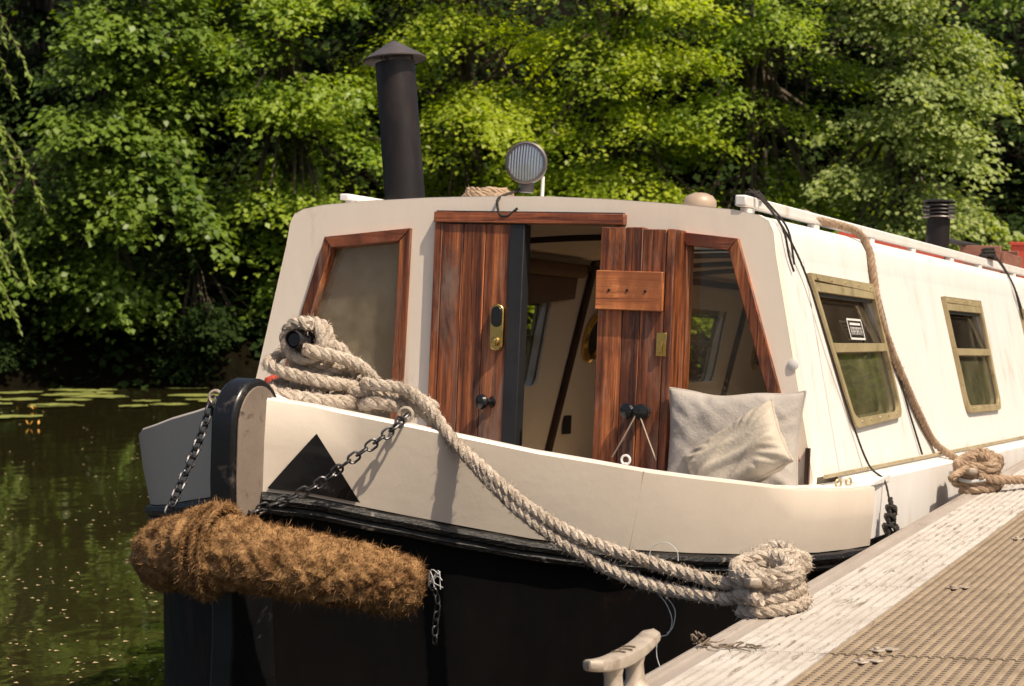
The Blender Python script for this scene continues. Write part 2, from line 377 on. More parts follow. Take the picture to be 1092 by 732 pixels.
# topsides: cream steel panels with real thickness
def topside(mir,i0,x_start=None):
    mb=MB(); rows=[]
    pts=ST[i0:]
    for i,(x,y,zt,zb) in enumerate(pts):
        n=bow_norm(i+i0)
        q=FL(i+i0); rows.append([V(x,y,zb)-n*(.012+q),V(x,y,zb)+n*(.004-q), V(x,y,(zt+zb)/2)+n*(.005-q*.45), V(x,y,zt-.006)+n*.002, V(x,y,zt)-n*.002, V(x,y,zt)-n*.012, V(x,y,zb)-n*(.014+q)])
    strip(mb,rows,mir)
    for r,fl in ((rows[0],0),(rows[-1],1)):
        vs=[V(p.x*mir,p.y,p.z) for p in r]; mb.add(vs,[tuple(range(len(vs)))])
    return mb
bp('topside_panel',topside(1,0),'bow_cream')
bp('topside_panel',topside(-1,2),'bow_cream')
# far topside next to the stem, its shade put in as black
mb=MB(); rows=[]
for i,(x,y,zt,zb) in enumerate(ST[:3]):
    n=bow_norm(i); rows.append([V(x,y,zb-.01)+n*(.003-FL(i)),V(x,y,zt-.008)+n*.003,V(x,y,zt-.008)-n*.010,V(x,y,zb-.01)-n*(.010+FL(i))])
strip(mb,rows,-1); bp('shaded_flank',mb,'stemblack')
# black triangle painted on the near panel: a thin painted plate on its surface
def panel_x(xx,w,off):  # point on the near panel at lateral position xx, w 0..1 bottom->top
    i=0
    while i<len(ST)-2 and ST[i+1][0]<xx: i+=1
    a,b=ST[i],ST[i+1]; t=(xx-a[0])/(b[0]-a[0])
    x,y,zt,zb=[a[k]+(b[k]-a[k])*t for k in range(4)]; na,nb=bow_norm(i),bow_norm(i+1); n=(na.lerp(nb,t)).normalized(); q=FL(i+t)
    return V(x,y,zb+(zt-zb)*w)+n*(off-(q*(1-w) if w>.5 else q*(1-1.1*w)))
mb=MB(); R1=16; vs=[];fs=[]
AP=(.125,.70);BL=(.040,.04);BRr=(.215,.04)
for r in range(R1+1):
    t=r/R1
    for c in range(R1+1):
        u_=c/R1; bx=BL[0]+(BRr[0]-BL[0])*u_
        vs.append(panel_x(AP[0]+(bx-AP[0])*t,AP[1]+(BL[1]-AP[1])*t,.0095))
for r in range(R1):
    for c in range(R1): fs.append((r*(R1+1)+c,r*(R1+1)+c+1,(r+1)*(R1+1)+c+1,(r+1)*(R1+1)+c)[::-1])
mb.add(vs,fs); tri=bp('painted_triangle',mb,'stemblack'); 
mb=MB(); mb.tube([panel_x(.735+.004*w_,w_,.004) for w_ in (.02,.25,.5,.75,.98)],.0014,5); bp('weld_seam',mb,'bow_cream')
# rubbing strake
for mir in (1,-1):
    mb=MB(); pts=[];rr=[]
    for i,(x,y,zt,zb) in enumerate(ST):
        n=bow_norm(i); p=V(x,y,zb-.018)+n*(.004-FL(i)); pts.append(V(p.x*mir,p.y,p.z))
    pts=smoothpath(pts,.02); 
    pts=[p+V(0,0,noise.noise(p*9)*.0025) for p in pts]
    mb.tube(pts,[.0155+.0018*noise.noise(p*14) for p in pts],8)
    p2=[p+V(0,0,-.024) for p in pts]; mb.tube([q-V(.006*(1 if q.x>0 else -1),-.004,0) for q in p2],[.013+.0018*noise.noise(p*11) for p in p2],8)
    bp('rubbing_strake',mb,'tar')
# gunwale capping and foredeck
caps=[]
for mir in (1,-1):
    mb=MB(); rows=[]
    for i,(x,y,zt,zb) in enumerate(ST):
        n=bow_norm(i); w=.028+.085*max(0,(i-6)/7.)
        rows.append([V(x,y,zt+.000)-n*.0135,V(x,y,zt+.003)-n*.0135,V(x,y,zt+.003)-n*(.0135+w),V(x,y,zt-.02)-n*(.0135+w)])
    rows.append([V(1.0,.6,-.05),V(1.0,.6,-.03),V(.905,.6,-.03),V(.9,.6,-.05)])
    strip(mb,rows,mir); bp('gunwale_cap',mb,'cream')
mb=MB(); vs=[];  # foredeck (triangular, cambered)
L1=[V(x-.02,y+.02,zt-.01) for (x,y,zt,zb) in ST[:7]]; L2=[V(-p.x,p.y,p.z) for p in L1]
mid=[V(0,(p.y),p.z+.03) for p in L1]
for i in range(6):
    mb.add([L1[i],L1[i+1],mid[i+1],mid[i]],[(0,1,2,3)]); mb.add([L2[i],L2[i+1],mid[i+1],mid[i]],[(3,2,1,0)])
mb.add([L1[6],mid[6],L2[6],V(L2[6].x*.7,-.9,-.5),V(L1[6].x*.7,-.9,-.5)],[(0,1,2,3,4)])
bp('foredeck',mb,'cream')
# well floor and inside lining, side lockers
mb=MB(); mb.box(-.62,.62,-.70,0,-.52,-.5); bp('well_floor',mb,'deck_in')
for mir in (1,-1):
    mb=MB(); rows=[]
    for i,(x,y,zt,zb) in enumerate(ST[7:]):
        n=bow_norm(i+7); q=V(x,y,zt)-n*.08; q2=V(x,y,zt)-n*.20; rows.append([V(q.x,q.y,zt-.03),V(q2.x,q2.y,-.5)])
    strip(mb,rows,mir); bp('well_lining',mb,'cream')
mb=MB(); mb.box(.50,.85,-.44,-.03,-.12,-.075); mb.box(.50,.80,-.40,-.03,-.5,-.12); bp('locker_seat',mb,'cream',.006)
# stem post: a rounded plate
prof=[(-1.50,-1.1),(-1.50,-.35),(-1.522,-.10),(-1.532,.0),(-1.534,.10)]+[(-1.434-.100*math.cos(math.radians(a)),.128+.100*math.sin(math.radians(a))) for a in range(0,181,12)]+[(-1.335,-.3),(-1.2,-1.1)]
mb=MB(); mb.prism([V(-.030,y,z) for y,z in prof],(.060,0,0)); bp('stem_post',mb,'stemblack',.007)
pr2=[(-1.434+(y+1.434)*.84,.02+(z-.02)*.92) for y,z in prof[2:-2]]+[(-1.35,-.05)]
mb=MB(); mb.prism([V(.0305,y,z) for y,z in pr2],(.004,0,0)); bp('stem_cheek',mb,'cheek',.001)
# aft hull side seen behind the bow panel and the step in it
for mir in (1,-1):
    mb=MB(); mb.hexa([V(.93*mir,.25,-.21),V(1.005*mir,.25,-.21),V(1.005*mir,LEN,-.21),V(.93*mir,LEN,-.21)],[V(.93*mir,.25,-.02),V(1.0*mir,.25,-.034),V(1.0*mir,LEN,-.034),V(.93*mir,LEN,-.02)])
    bp('side_topside',mb,'cream',.004)
mb=MB(); mb.tube([V(.945,.06,-.012),V(.945,LEN,-.012)],.006,6); bp('gunwale_bead',mb,'gold')
# eyes, ring bolts
def eye(p,r=.012,ax=V(1,0,0)):
    mb=MB(); a=ax.normalized(); b=V(0,0,1); pts=[Vector(p)+V(0,0,r*.9)+a*math.cos(t)*r+b*math.sin(t)*r for t in [2*math.pi*k/14 for k in range(14)]]
    mb.tube(pts,r*.28,6,closed=True); mb.lathe([(r*.5,0),(r*.4,r*.3)],8,Matrix.Translation(p)); return mb
for p,m_,ax in [((.695,-.83,.050),'cream',V(1,0,0)),((.28,-1.19,.140),'galv',V(1,.3,0)),((-.20,-1.265,.156),'galv',V(1,.3,0)),((.992,.03,-.035),'gold',V(.5,1,0)),((.992,.14,-.037),'gold',V(.5,1,0)),((-.83,-.60,.03),'cream',V(1,1,0))]:
    bp('ring_eye',eye(p,.016 if m_=='galv' else .011,ax),m_)
# T-shaped mooring stud
mb=MB(); mb.lathe([(.045,.16),(.045,.175),(.028,.185),(.026,.31)],16,Matrix.Translation((0,-1.12,0))); tstud=bp('mooring_stud',mb,'darkmetal')
mb=MB(); mb.tube([V(0,-1.25,.318),V(0,-1.11,.318)],.021,16,caps=False); mb.tube([V(0,-1.243,.318),V(0,-1.11,.318)],.016,16,caps=True); bp('cross_bar',mb,'darkmetal',0,tstud)
mb=MB(); mb.lathe([(.0,.0),(.026,.006),(.034,.026),(.026,.05),(0,.062)],16,Matrix.Translation((-.20,-1.0,.165)),cap=False); bp('red_marker_light',mb,'red')

# ---------------- cabin
def roofz(x): return .758-.095*(x/.75)**2 if abs(x)<.75 else .663
prof=[(.93,-.013),(sx(.60),.60),(.787,.665),(.772,.695),(.74,.712),(.665,.726)]+[(x,.758-.072*(abs(x)/.665)**2*.45) for x in (.5,.3,.1)]
prof=prof+[(-x,z) for x,z in prof[::-1]]
W1=[(.263,.562),(1.007,.557),(1.101,.126),(.474,.106)]
W2=[(2.091,.553),(2.80,.557),(2.848,.113),(2.176,.114)]
W3=[(3.76,.551),(4.47,.551),(4.53,.113),(3.85,.113)]
W4=[(5.9,.551),(6.6,.551),(6.65,.113),(5.98,.113)]
def round_win(w,r=.055,ins=0.):
    c=V(sum(p[0] for p in w)/4,sum(p[1] for p in w)/4,0); P=[V(p[0],p[1],0) for p in w]
    if ins:
        Q=[]
        for i in range(4):
            a,b,d=P[i-1],P[i],P[(i+1)%4]; e1=(b-a).normalized(); e2=(d-b).normalized()
            Q.append(b+(e2-e1).normalized()*ins*1.41)
        P=Q
    out=[P[0],P[1]]
    for i in (2,3):
        a,b,d=P[i-1],P[i],P[(i+1)%4]; p=b+(a-b).normalized()*r; q=b+(d-b).normalized()*r
        for k in range(6):
            t=k/5; out.append(p*(1-t)**2+b*2*t*(1-t)+q*t*t)
    return [(p.x,p.y) for p in out]
def S3(y,z,off=0,mir=1): return V((sx(z)+off)*mir,y,z+off*K*.9)
WINS=[W1,W2,W3,W4]
WINS_S=[[(1.30,.52),(2.02,.52),(2.08,.11),(1.38,.11)],[(3.62,.52),(4.30,.52),(4.36,.11),(3.70,.11)],[(5.9,.551),(6.6,.551),(6.65,.113),(5.98,.113)]]
def wins(mir): return WINS if mir==1 else WINS_S
for mir in (1,-1):
    mb=MB(); outer=[S3(0.02,-.013,0,mir),S3(LEN,-.013,0,mir),S3(LEN,.60,0,mir),S3(0.02,.60,0,mir)]
    holes=[[S3(y,z,0,mir) for y,z in round_win(w,.05,.012)] for w in wins(mir)]
    mb.plate(outer,holes,(-.03*mir,0,-.006)); bp('cabin_side',mb,'cream',smooth=False)
rp=prof[1:-1]; SKY=((1.5,2.3),(3.5,4.3))  # roof openings added to let daylight into the cabin
def roof_seg(mb,pts,y0,y1):
    n=len(pts); poly=[V(x,0,z) for x,z in pts]+[V(x*.965,0,z-.028) for x,z in pts[::-1]]
    k=len(poly); vs=[V(p.x,y,p.z) for y in (y0,y1) for p in poly]
    fs=[(i,(i+1)%k,(i+1)%k+k,i+k) for i in range(k)]
    for i in range(n-1): fs.append((i,i+1,k-2-i,k-1-i)); fs.append((k+i,k+k-1-i,k+k-2-i,k+i+1))
    mb.add(vs,fs)
mb=MB(); ya=.02
ia=[i for i,p in enumerate(rp) if abs(p[0]-.3)<1e-6][0]; ib=[i for i,p in enumerate(rp) if abs(p[0]+.3)<1e-6][0]
for a,b in SKY:
    roof_seg(mb,rp,ya,a-.001); roof_seg(mb,rp[:ia+1],a-.001,b); roof_seg(mb,rp[ib:],a-.001,b); ya=b+.001
roof_seg(mb,rp,ya,LEN); bp('cabin_roof',mb,'cream',ang=50)
for a,b in SKY:  # frames and panes over the added roof openings
    mb=MB(); mb.plate([V(-.32,a-.02,.748),V(.32,a-.02,.748),V(.32,b+.02,.748),V(-.32,b+.02,.748)],[[V(-.28,a+.02,.748),V(.28,a+.02,.748),V(.28,b-.02,.748),V(-.28,b-.02,.748)]],(0,0,.022)); r=bp('added_skylight',mb,'gold',.002)
    mb=MB(); mb.box(-.279,.279,a+.021,b-.021,.757,.762); bp('pane',mb,'glass',0,r,smooth=False)
# bulkhead with openings
def BF(x,z,y=0): return V(x,y,z)
bh_outer=[BF(-.9,-.5),BF(.9,-.5)]+[BF(x*1.0015,z+.0015*(z>.6)) for x,z in prof]
LW=[(-.838,.03),(-.653,.626),(-.352,.658),(-.362,.03)][::1]
RWi=[(.505,.03),(.505,.662),(.690,.645),(.893,.03)]
def inset(P,d):
    P=[V(x,z,0) for x,z in P]; area=sum(P[i-1].x*P[i].y-P[i].x*P[i-1].y for i in range(len(P))); s=1 if area>0 else -1; Q=[]
    for i in range(len(P)):
        e1=(P[i]-P[i-1]).normalized(); e2=(P[(i+1)%len(P)]-P[i]).normalized(); n1=V(-e1.y,e1.x,0)*s; n2=V(-e2.y,e2.x,0)*s
        b=(n1+n2).normalized(); Q.append(P[i]+b*(d/max(.3,b.dot(n1))))
    return [(p.x,p.y) for p in Q]
door_hole=[(-.252,-.49),(-.252,.69),(.335,.69),(.335,-.49)]
mb=MB(); mb.plate(bh_outer,[[BF(*p) for p in inset(LW,.012)],[BF(*p) for p in door_hole],[BF(*p) for p in inset(RWi,.012)]],(0,.042,0))
for i_ in range(len(mb.v)): mb.v[i_]=(mb.v[i_][0],mb.v[i_][1]-.013,mb.v[i_][2])
bp('front_bulkhead',mb,'bulkhead_cream',.005,ang=30)
# wooden window frames (members butted)
def frame_members(P,w,y0,y1,parent_name,mat_='wood'):
    I=inset(P,w); n=len(P); obs=[]
    for i in range(n):
        j=(i+1)%n
        a,b,c,d=P[i],P[j],I[j],I[i]
        yy=y0-(.003 if i%2 else 0)
        mb=MB(); mb.prism([V(a[0],yy,a[1]),V(b[0],yy,b[1]),V(c[0],yy,c[1]),V(d[0],yy,d[1])],(0,y1-yy,0)); obs.append((mb,abs(b[0]-a[0])>abs(b[1]-a[1])))
    return obs
for P,gl in ((LW,'glass_dusty'),(RWi,'glass')):
    root=None
    allv=MB()
    for mbm,hor in frame_members(P,.036,-.028,.034,'f'):
        if root is None: root=bp('front_window',mbm,'wood_h' if hor else 'wood',.002)
        else: bp('frame_rail' if hor else 'frame_post',mbm,'wood_h' if hor else 'wood',.002,root)
    I=inset(P,.03); mb=MB(); mb.prism([V(x,.010,z) for x,z in I],(0,.004,0)); bp('pane',mb,gl,0,root,smooth=False)
# tan blind behind the left front window
mb=MB(); I=inset(LW,.04)
mb.add([V(-.80,.045,.02),V(-.455,.045,.02),V(-.385,.045,.62),V(-.62,.045,.60),V(-.80,.05,.02),V(-.455,.05,.02),V(-.385,.05,.62),V(-.62,.05,.60)],[(0,1,2,3),(7,6,5,4),(0,4,5,1),(1,5,6,2),(2,6,7,3),(3,7,4,0)])
bp('window_blind',mb,surf('tan_blind_cloth',(.36,.28,.19),(.42,.33,.235),6,.9,bs=200,bst=.3),smooth=False)
# door frame
mb=MB(); mb.box(-.266,-.240,-.032,.03,-.5,.676); bp('door_jamb',mb,'wood',.002)
mb=MB(); mb.box(-.268,.348,-.038,.03,.6765,.709); bp('door_lintel',mb,'wood_h',.003)
mb=MB(); mb.box(-.262,.342,-.032,-.010,.7092,.7125); bp('lintel_seal',mb,'darkmetal')
mb=MB(); mb.box(.318,.342,-.026,.03,-.5,.6762); bp('door_jamb',mb,'wood',.002)
# left leaf (closed)
ld=thing  # keep name free
mb=MB(); x=-.2385
for x1 in (-.168,-.0945,-.0125):
    mb.box(x,x1-.0015,-.030+random.uniform(-.001,.001),.008,-.49,.674); x=x1
ldoor=bp('door',mb,'wood',.0025)
mb=MB(); mb.box(-.0135,.033,-.034,.014,-.49,.6745); bp('rebate_strip',mb,'darkmetal',.002,ldoor)
def capsule(cx,cz,w,h,y0,y1,n=10,rr=None):
    r=rr or w/2; P=[]
    for (ox,oz,a0) in ((cx+w/2-r,cz+h/2-r,0),(cx-w/2+r,cz+h/2-r,90),(cx-w/2+r,cz-h/2+r,180),(cx+w/2-r,cz-h/2+r,270)):
        for k in range(n//2+1):
            a=math.radians(a0+90*k/(n//2)); P.append(V(ox+r*math.cos(a),y0,oz+r*math.sin(a)))
    mb=MB(); mb.prism(P,(0,y1-y0,0)); return mb
lock=bp('door_lock',capsule(-.040,.367,.045,.140,-.046,-.0315),'brass',.004,ldoor)
bp('keypad',capsule(-.040,.399,.034,.062,-.051,-.0445),'blackplastic',.003,lock)
mb=capsule(-.040,.322,.010,.022,-.062,-.047,rr=.004); mb.lathe([(.014,0),(.014,.006),(.010,.009)],20,Matrix.Translation((-.040,-.046,.325))@Matrix.Rotation(math.pi/2,4,'X')); bp('thumb_turn',mb,'brass',.001,lock)
def knob(x,z,y,parent,L=.05,ax=V(0,-1,0)):
    m=Matrix.Translation((x,y,z))@ax.to_track_quat('Z','Y').to_matrix().to_4x4()
    mb=MB(); mb.lathe([(.017,0),(.017,.004),(.008,.010),(.008,L*.45),(.018,L*.55),(.0235,L*.75),(.021,L*.95),(.010,L*1.02)],20,m)
    bp('door_knob',mb,'blackplastic',0,parent)
knob(-.050,.145,-.030,ldoor,.05,V(-.5,-.9,0))
# right leaf, folded open against the bulkhead
mb=MB(); x=.306
for x1,dz in ((.383,0),(.436,.002),(.507,-.003)):
    mb.box(x,x1-.0015,-.102+random.uniform(-.001,.001),-.062,-.49,.666+dz); x=x1
rdoor=bp('door',mb,'wood',.0025)
mb=MB(); mb.box(.508,.532,-.106,-.006,-.49,.664); bp('edge_board',mb,'wood',.003,rdoor)
mb=MB(); mb.box(.303,.505,-.122,-.1035,.430,.542); bt=bp('cross_batten',mb,'batten',.003,rdoor)
for bx in (.345,.400,.455):
    mb=MB(); mb.lathe([(.0045,0),(.0035,.002)],10,Matrix.Translation((bx,-.122,.487+random.uniform(-.001,.001)))@Matrix.Rotation(math.pi/2,4,'X')); bp('bolt_head',mb,'blackplastic',0,bt)
mb=MB(); mb.box(.490,.520,-.1095,-.1062,.305,.372); mb.box(.496,.510,-.116,-.1097,.315,.345); bp('brass_catch',mb,'brass',.001,rdoor)
knob(.463,.147,-.103,rdoor,.045); knob(.430,.147,-.103,rdoor,.038,V(-.4,-1,0))
for a,b in (((.458,-.145,.150),(.384,-.14,.015)),((.458,-.145,.150),(.520,-.15,.015))):
    mb=MB(); mb.tube(smoothpath([a,((a[0]+b[0])/2,a[1],(a[2]+b[2])/2-.004),b],.02),.0022,6); bp('knob_cord',mb,'string',0,rdoor)
mb=MB(); mb.lathe([(.016,0),(.016,.003),(.007,.006)],14,Matrix.Translation((.862,-.0135,.298))@Matrix.Rotation(math.pi/2,4,'X')); bp('vent_button',mb,'cream')
mb=MB(); mb.box(.910,.922,-.026,-.014,-.03,.07); bp('corner_post',mb,'dwood')

# interior: inclined linings, battens, portholes
LIN=[(-.90,-.5),(-.892,-.02)]
for mir in (1,-1):
    mb=MB(); q=lambda y,z:V((sx(z)-.045)*mir,y,z)
    holes=[[q(y,z) for y,z in round_win(w,.05,.02)] for w in wins(mir)]
    mb.plate([q(.04,-.5),q(LEN-.1,-.5),q(LEN-.1,.68),q(.04,.68)],holes,(-.01*mir,0,0)); bp('cabin_lining',mb,'cream_in',smooth=False)
mb=MB(); mb.box(-.95,.95,.04,LEN-.1,-.53,-.5); bp('cabin_floor',mb,'floorwood')
mb=MB()
xs=[-.74+1.48*i/10 for i in range(11)]
yy_=[.04,SKY[0][0],SKY[0][1],SKY[1][0],SKY[1][1],LEN-.1]
for i in range(10):
    z0=.715-.05*(xs[i]/.74)**2; z1=.715-.05*(xs[i+1]/.74)**2
    for q__ in range(5):
        if q__ in (1,3) and 3<=i<=6: continue
        a,b=yy_[q__],yy_[q__+1]
        mb.hexa([V(xs[i],a,z0),V(xs[i+1],a,z1),V(xs[i+1],b,z1),V(xs[i],b,z0)],[V(xs[i],a,z0+.006),V(xs[i+1],a,z1+.006),V(xs[i+1],b,z1+.006),V(xs[i],b,z0+.006)])
bp('ceiling_lining',mb,'cream_in')
mb=MB(); mb.box(-.9,.9,LEN-.1,LEN-.06,-.5,.69); bp('aft_bulkhead',mb,'cream',smooth=False)
mb=MB(); mb.box(-.84,-.15,5.4,5.44,-.5,.66); bp('inner_bulkhead',mb,'cream_in')
q=lambda y,z,o=0:V(-(sx(z)-.045-.012-o),y,z)
for y in (1.1,2.33,2.95,3.48,4.52):
    for side in (-1,1):
        mb=MB(); f=(lambda p:V(p.x*-side if side==1 else p.x,p.y,p.z))
        a=[q(y-.022,-.5),q(y+.022,-.5),q(y+.022,.66),q(y-.022,.66)]; b=[p+V(.018,0,.003) for p in a]
        mb.hexa([f(p) for p in a],[f(p) for p in b]); bp('lining_batten',mb,'dwood')
    mb=MB(); P=[V(xx,y,.710-.05*(xx/.74)**2) for xx in xs]; 
    mb.tube(P,.016,4); bp('ceiling_batten',mb,'dwood')
mb=MB(); mb.hexa([q(.1,.645),q(.1,.615),q(5.3,.615),q(5.3,.645)],[p+V(.015,0,0) for p in (q(.1,.645),q(.1,.615),q(5.3,.615),q(5.3,.645))]); bp('lining_rail',mb,'dwood')
def porthole(y,z,mat_):
    p=q(y,z); m=Matrix.Translation(p)@V(.976,0,-.216).to_track_quat('Z','Y').to_matrix().to_4x4()
    mb=MB(); mb.lathe([(.115,0),(.115,.012),(.100,.022),(.085,.018),(.080,.006)],28,m,cap=False); r=bp('inner_porthole',mb,mat_)
    mb=MB(); mb.lathe([(.082,.004),(.078,.008)],28,m); bp('porthole_cover',mb,'darkmetal',0,r)
porthole(2.535,.345,'brass'); porthole(4.97,.30,'brass')
mb=MB(); p=q(2.47,-.045); mb.box(p.x,p.x+.01,2.43,2.51,-.085,-.005); bp('wall_socket',mb,'darkmetal')
mb=MB(); mb.tube([q(1.45,.615,.03),q(2.16,.615,.03)],.03,10)
mb.add([q(1.45,.60,.02),q(2.16,.60,.02),q(2.16,.50,.03),q(1.45,.44,.03)],[(0,1,2,3)]); bp('roller_blind',mb,surf('brown_blind',(.16,.10,.07),(.22,.14,.10),6,.9,bst=0))
# starboard and port windows
def side_window(w,mir,sticker=False):
    root=None; off=.010
    o=round_win(w,.055); i=round_win(w,.045,.024)
    mb=MB(); mb.plate([S3(y,z,.0025,mir) for y,z in o],[[S3(y,z,.0025,mir) for y,z in i]],(.012*mir,0,.0025)); root=bp('side_window',mb,'gold',.0015)
    # inner hinge band across the top, mid rail
    (ay,az),(by,bz),(cy,cz),(dy,dz)=w
    def L_(t,side): # point at fraction t down the side (0 top)
        return (ay+(dy-ay)*t,az+(dz-az)*t) if side==0 else (by+(cy-by)*t,bz+(cz-bz)*t)
    def band(t0,t1,y_in,th,o0,name,mt='gold'):
        a=L_(t0,0);b=L_(t0,1);c=L_(t1,1);d=L_(t1,0)
        mb=MB(); mb.prism([S3(a[0]+y_in,a[1],o0,mir),S3(b[0]-y_in,b[1],o0,mir),S3(c[0]-y_in,c[1],o0,mir),S3(d[0]+y_in,d[1],o0,mir)],(th*mir,0,th*.2)); return bp(name,mb,mt,.0015,root)
    band(.445,.505,.026,.012,.0042,'mid_rail'); band(.055,.115,.026,.010,.003,'head_rail')
    band(.118,.140,.030,.008,-.004,'hopper_rail','darkmetal')
    # rivets/clips along top and bottom
    for k in range(5):
        for t,ee in ((.03,0),(.965,0)):
            a=L_(t,0);b=L_(t,1); u=.08+.84*k/4
            if t>.5: u=.14+.72*k/4
            y=a[0]+(b[0]-a[0])*u; z=a[1]+(b[1]-a[1])*u
            mb=MB(); m=Matrix.Translation(S3(y,z,.0145,mir))@V(mir,0,.2).to_track_quat('Z','Y').to_matrix().to_4x4()
            mb.lathe([(.004,0),(.004,.002),(.002,.004)],8,m); bp('frame_screw',mb,'gold' if t<.5 else 'galv',0,root)
    # panes
    a,b,c,d=[L_(t,s) for t,s in ((.12,0),(.12,1),(.47,1),(.47,0))]
    mb=MB(); mb.prism([S3(a[0]+.021,a[1],-.016,mir),S3(b[0]-.021,b[1],-.016,mir),S3(c[0]-.021,c[1],.002,mir),S3(d[0]+.021,d[1],.002,mir)],(-.003*mir,0,0)); up=bp('pane',mb,'glass_side',0,root,smooth=False)
    ii=[(y,z) for y,z in round_win(w,.04,.021)]; 
    zc=d[1]
    low=[(y,min(z,zc)) for y,z in ii]; low[0]=(d[0]+.021,zc); low[1]=(c[0]-.021,zc)
    mb=MB(); mb.prism([S3(y,z,-.002,mir) for y,z in low],(-.003*mir,0,0)); bp('pane',mb,'glass_low' if mir==1 else 'glass_side',0,root,smooth=False)
    return root
for mir in (1,-1):
    for k,w in enumerate(wins(mir)):
        r=side_window(w,mir)
        if mir==1 and k==0: w1=r
# faded white sticker inside the first window: outline and rows of unreadable print
mb=MB()
def st(y,z): return S3(y,z,.0035 if z<.40 else .002)
def stq(y0,z0,y1,z1,sk=0):
    sh=lambda y,z:S3(y+(.445-z)*.30,z,.0035)
    mb.add([sh(y0,z0),sh(y1,z0),sh(y1,z1),sh(y0,z1)],[(0,1,2,3)])
for (y0,z0,y1,z1) in [(.62,.440,.80,.434),(.62,.440,.628,.375),(.792,.440,.80,.375),(.62,.381,.80,.375),(.648,.427,.775,.420)]: stq(y0,z0,y1,z1)
yy=.646
while yy<.77:
    wd=random.uniform(.008,.016); stq(yy,.414,yy+wd*.45,.390); stq(yy,.414,yy+wd,.409)
    if random.random()<.6: stq(yy,.402,yy+wd,.398)
    yy+=wd+.006
bp('window_sticker',mb,'sticker',0,w1,smooth=False)

# weld seams on the cabin side, roof handrails
for y0 in (.262,1.075):
    mb=MB(); mb.tube([S3(y0,.60,.001),S3(y0-.005+(.0 if y0<1 else .2),-.01,.001)],.0022,5)
    if y0<1: bp('weld_seam',mb,'roofgrey')
for mir in (1,-1):
    mb=MB(); X=.69 if mir==1 else -.64; mb.box(X-.017,X+.017,-.02 if mir==1 else .06,LEN-.3,.736 if mir==1 else .748,.768); hr=bp('roof_handrail',mb,'cream',.005)
    for y in (.02 if mir==1 else .09,.70,1.41,2.05,2.75,3.35,4.2,5.0,6.0,7.0,8.0):
        mb=MB(); mb.box(X-.013,X+.013,y,y+.055,.705,.7355 if mir==1 else .7475); bp('rail_block',mb,'cream',.003,hr)
# chimney
cm=Matrix.Translation((-.572,.35,.725))@Matrix.Rotation(math.radians(-7.4),4,'Y')
mb=MB(); mb.lathe([(.078,0),(.078,.02),(.0665,.028),(.0655,.26),(.0655,.50)],32,cm); chim=bp('chimney',mb,'flue')
mb=MB(); mb.lathe([(.104,.508),(.106,.512),(.07,.535),(.035,.556),(.008,.572),(.0,.574)],32,cm,cap=False); mb.lathe([(.102,.5075),(.0,.540)],32,cm,cap=False); bp('chimney_cowl',mb,'cap',0,chim)
for k in range(3):
    a=k*2.1+.3; mb=MB(); mb.tube([cm@V(.06*math.cos(a),.06*math.sin(a),.49),cm@V(.06*math.cos(a),.06*math.sin(a),.53)],.005,6); bp('cowl_stay',mb,'cap',0,chim)
# mushroom vent
mb=MB(); mb.lathe([(.046,0),(.046,.030),(.051,.034),(.054,.042),(.052,.058),(.040,.073),(.02,.081),(0,.083)],28,Matrix.Translation((.345,.62,.742)),cap=False); mv=bp('mushroom_vent',mb,'stud')
mb=MB(); mb.lathe([(.047,.031),(.047,.0335)],28,Matrix.Translation((.345,.62,.742)),cap=False); bp('vent_gap',mb,'darkmetal',0,mv)
# second flue with louvred top
fm=Matrix.Translation((.60,2.95,.725))
mb=MB(); mb.lathe([(.060,0),(.060,.02),(.048,.026),(.048,.185)],28,fm); fl=bp('stove_flue',mb,'flue')
for k in range(4):
    mb=MB(); mb.lathe([(.050,.19+k*.016),(.068,.187+k*.016),(.070,.190+k*.016),(.068,.194+k*.016),(.050,.197+k*.016)],28,fm); bp('cowl_ring',mb,'cap' if k==0 else 'flue',0,fl)
mb=MB(); mb.lathe([(.066,.251),(.07,.256),(.06,.262),(0,.268)],28,fm,cap=False); mb.lathe([(.040,.18),(.040,.255)],20,fm); bp('flue_cap',mb,'flue',0,fl)
# headlamp on the roof front
hd=V(.27,-.95,.06).normalized(); hm=Matrix.Translation((-.028,.10,.866))@hd.to_track_quat('Z','Y').to_matrix().to_4x4()@Matrix.Scale(.90,4)
mb=MB(); mb.lathe([(.0,-.075),(.025,-.072),(.052,-.05),(.066,-.015),(.068,.012),(.070,.016),(.070,.030),(.062,.033),(.059,.026)],36,hm,cap=False); lamp=bp('headlamp',mb,'housing')
mb=MB(); mb.lathe([(.0615,.029),(.0,.034)],36,hm,cap=False); bp('lamp_lens',mb,'lens',0,lamp)
mb=MB(); mb.lathe([(.0705,.012),(.0715,.018),(.0715,.031),(.065,.034),(.0635,.030)],36,hm,cap=False); bp('lamp_rim',mb,'housing',0,lamp)
mb=MB(); mb.lathe([(.022,0),(.024,.02),(.018,.045)],16,Matrix.Translation((-.032,.11,.780))); bp('lamp_foot',mb,'housing',0,lamp)
mb=MB(); mb.tube([V(.012,.13,.74),V(.012,.13,.83)],.006,8); bp('lamp_stay',mb,'cream',0,lamp)
mb=MB(); mb.tube(smoothpath([V(-.045,.10,.79),V(-.058,.06,.775),V(-.062,-.02,.752),V(-.060,-.03,.725),V(-.045,-.036,.700),V(-.020,-.036,.699),V(-.004,-.034,.712),V(.006,-.03,.722)],.008),.0042,8); bp('lamp_cable',mb,'cord_black',0,lamp)

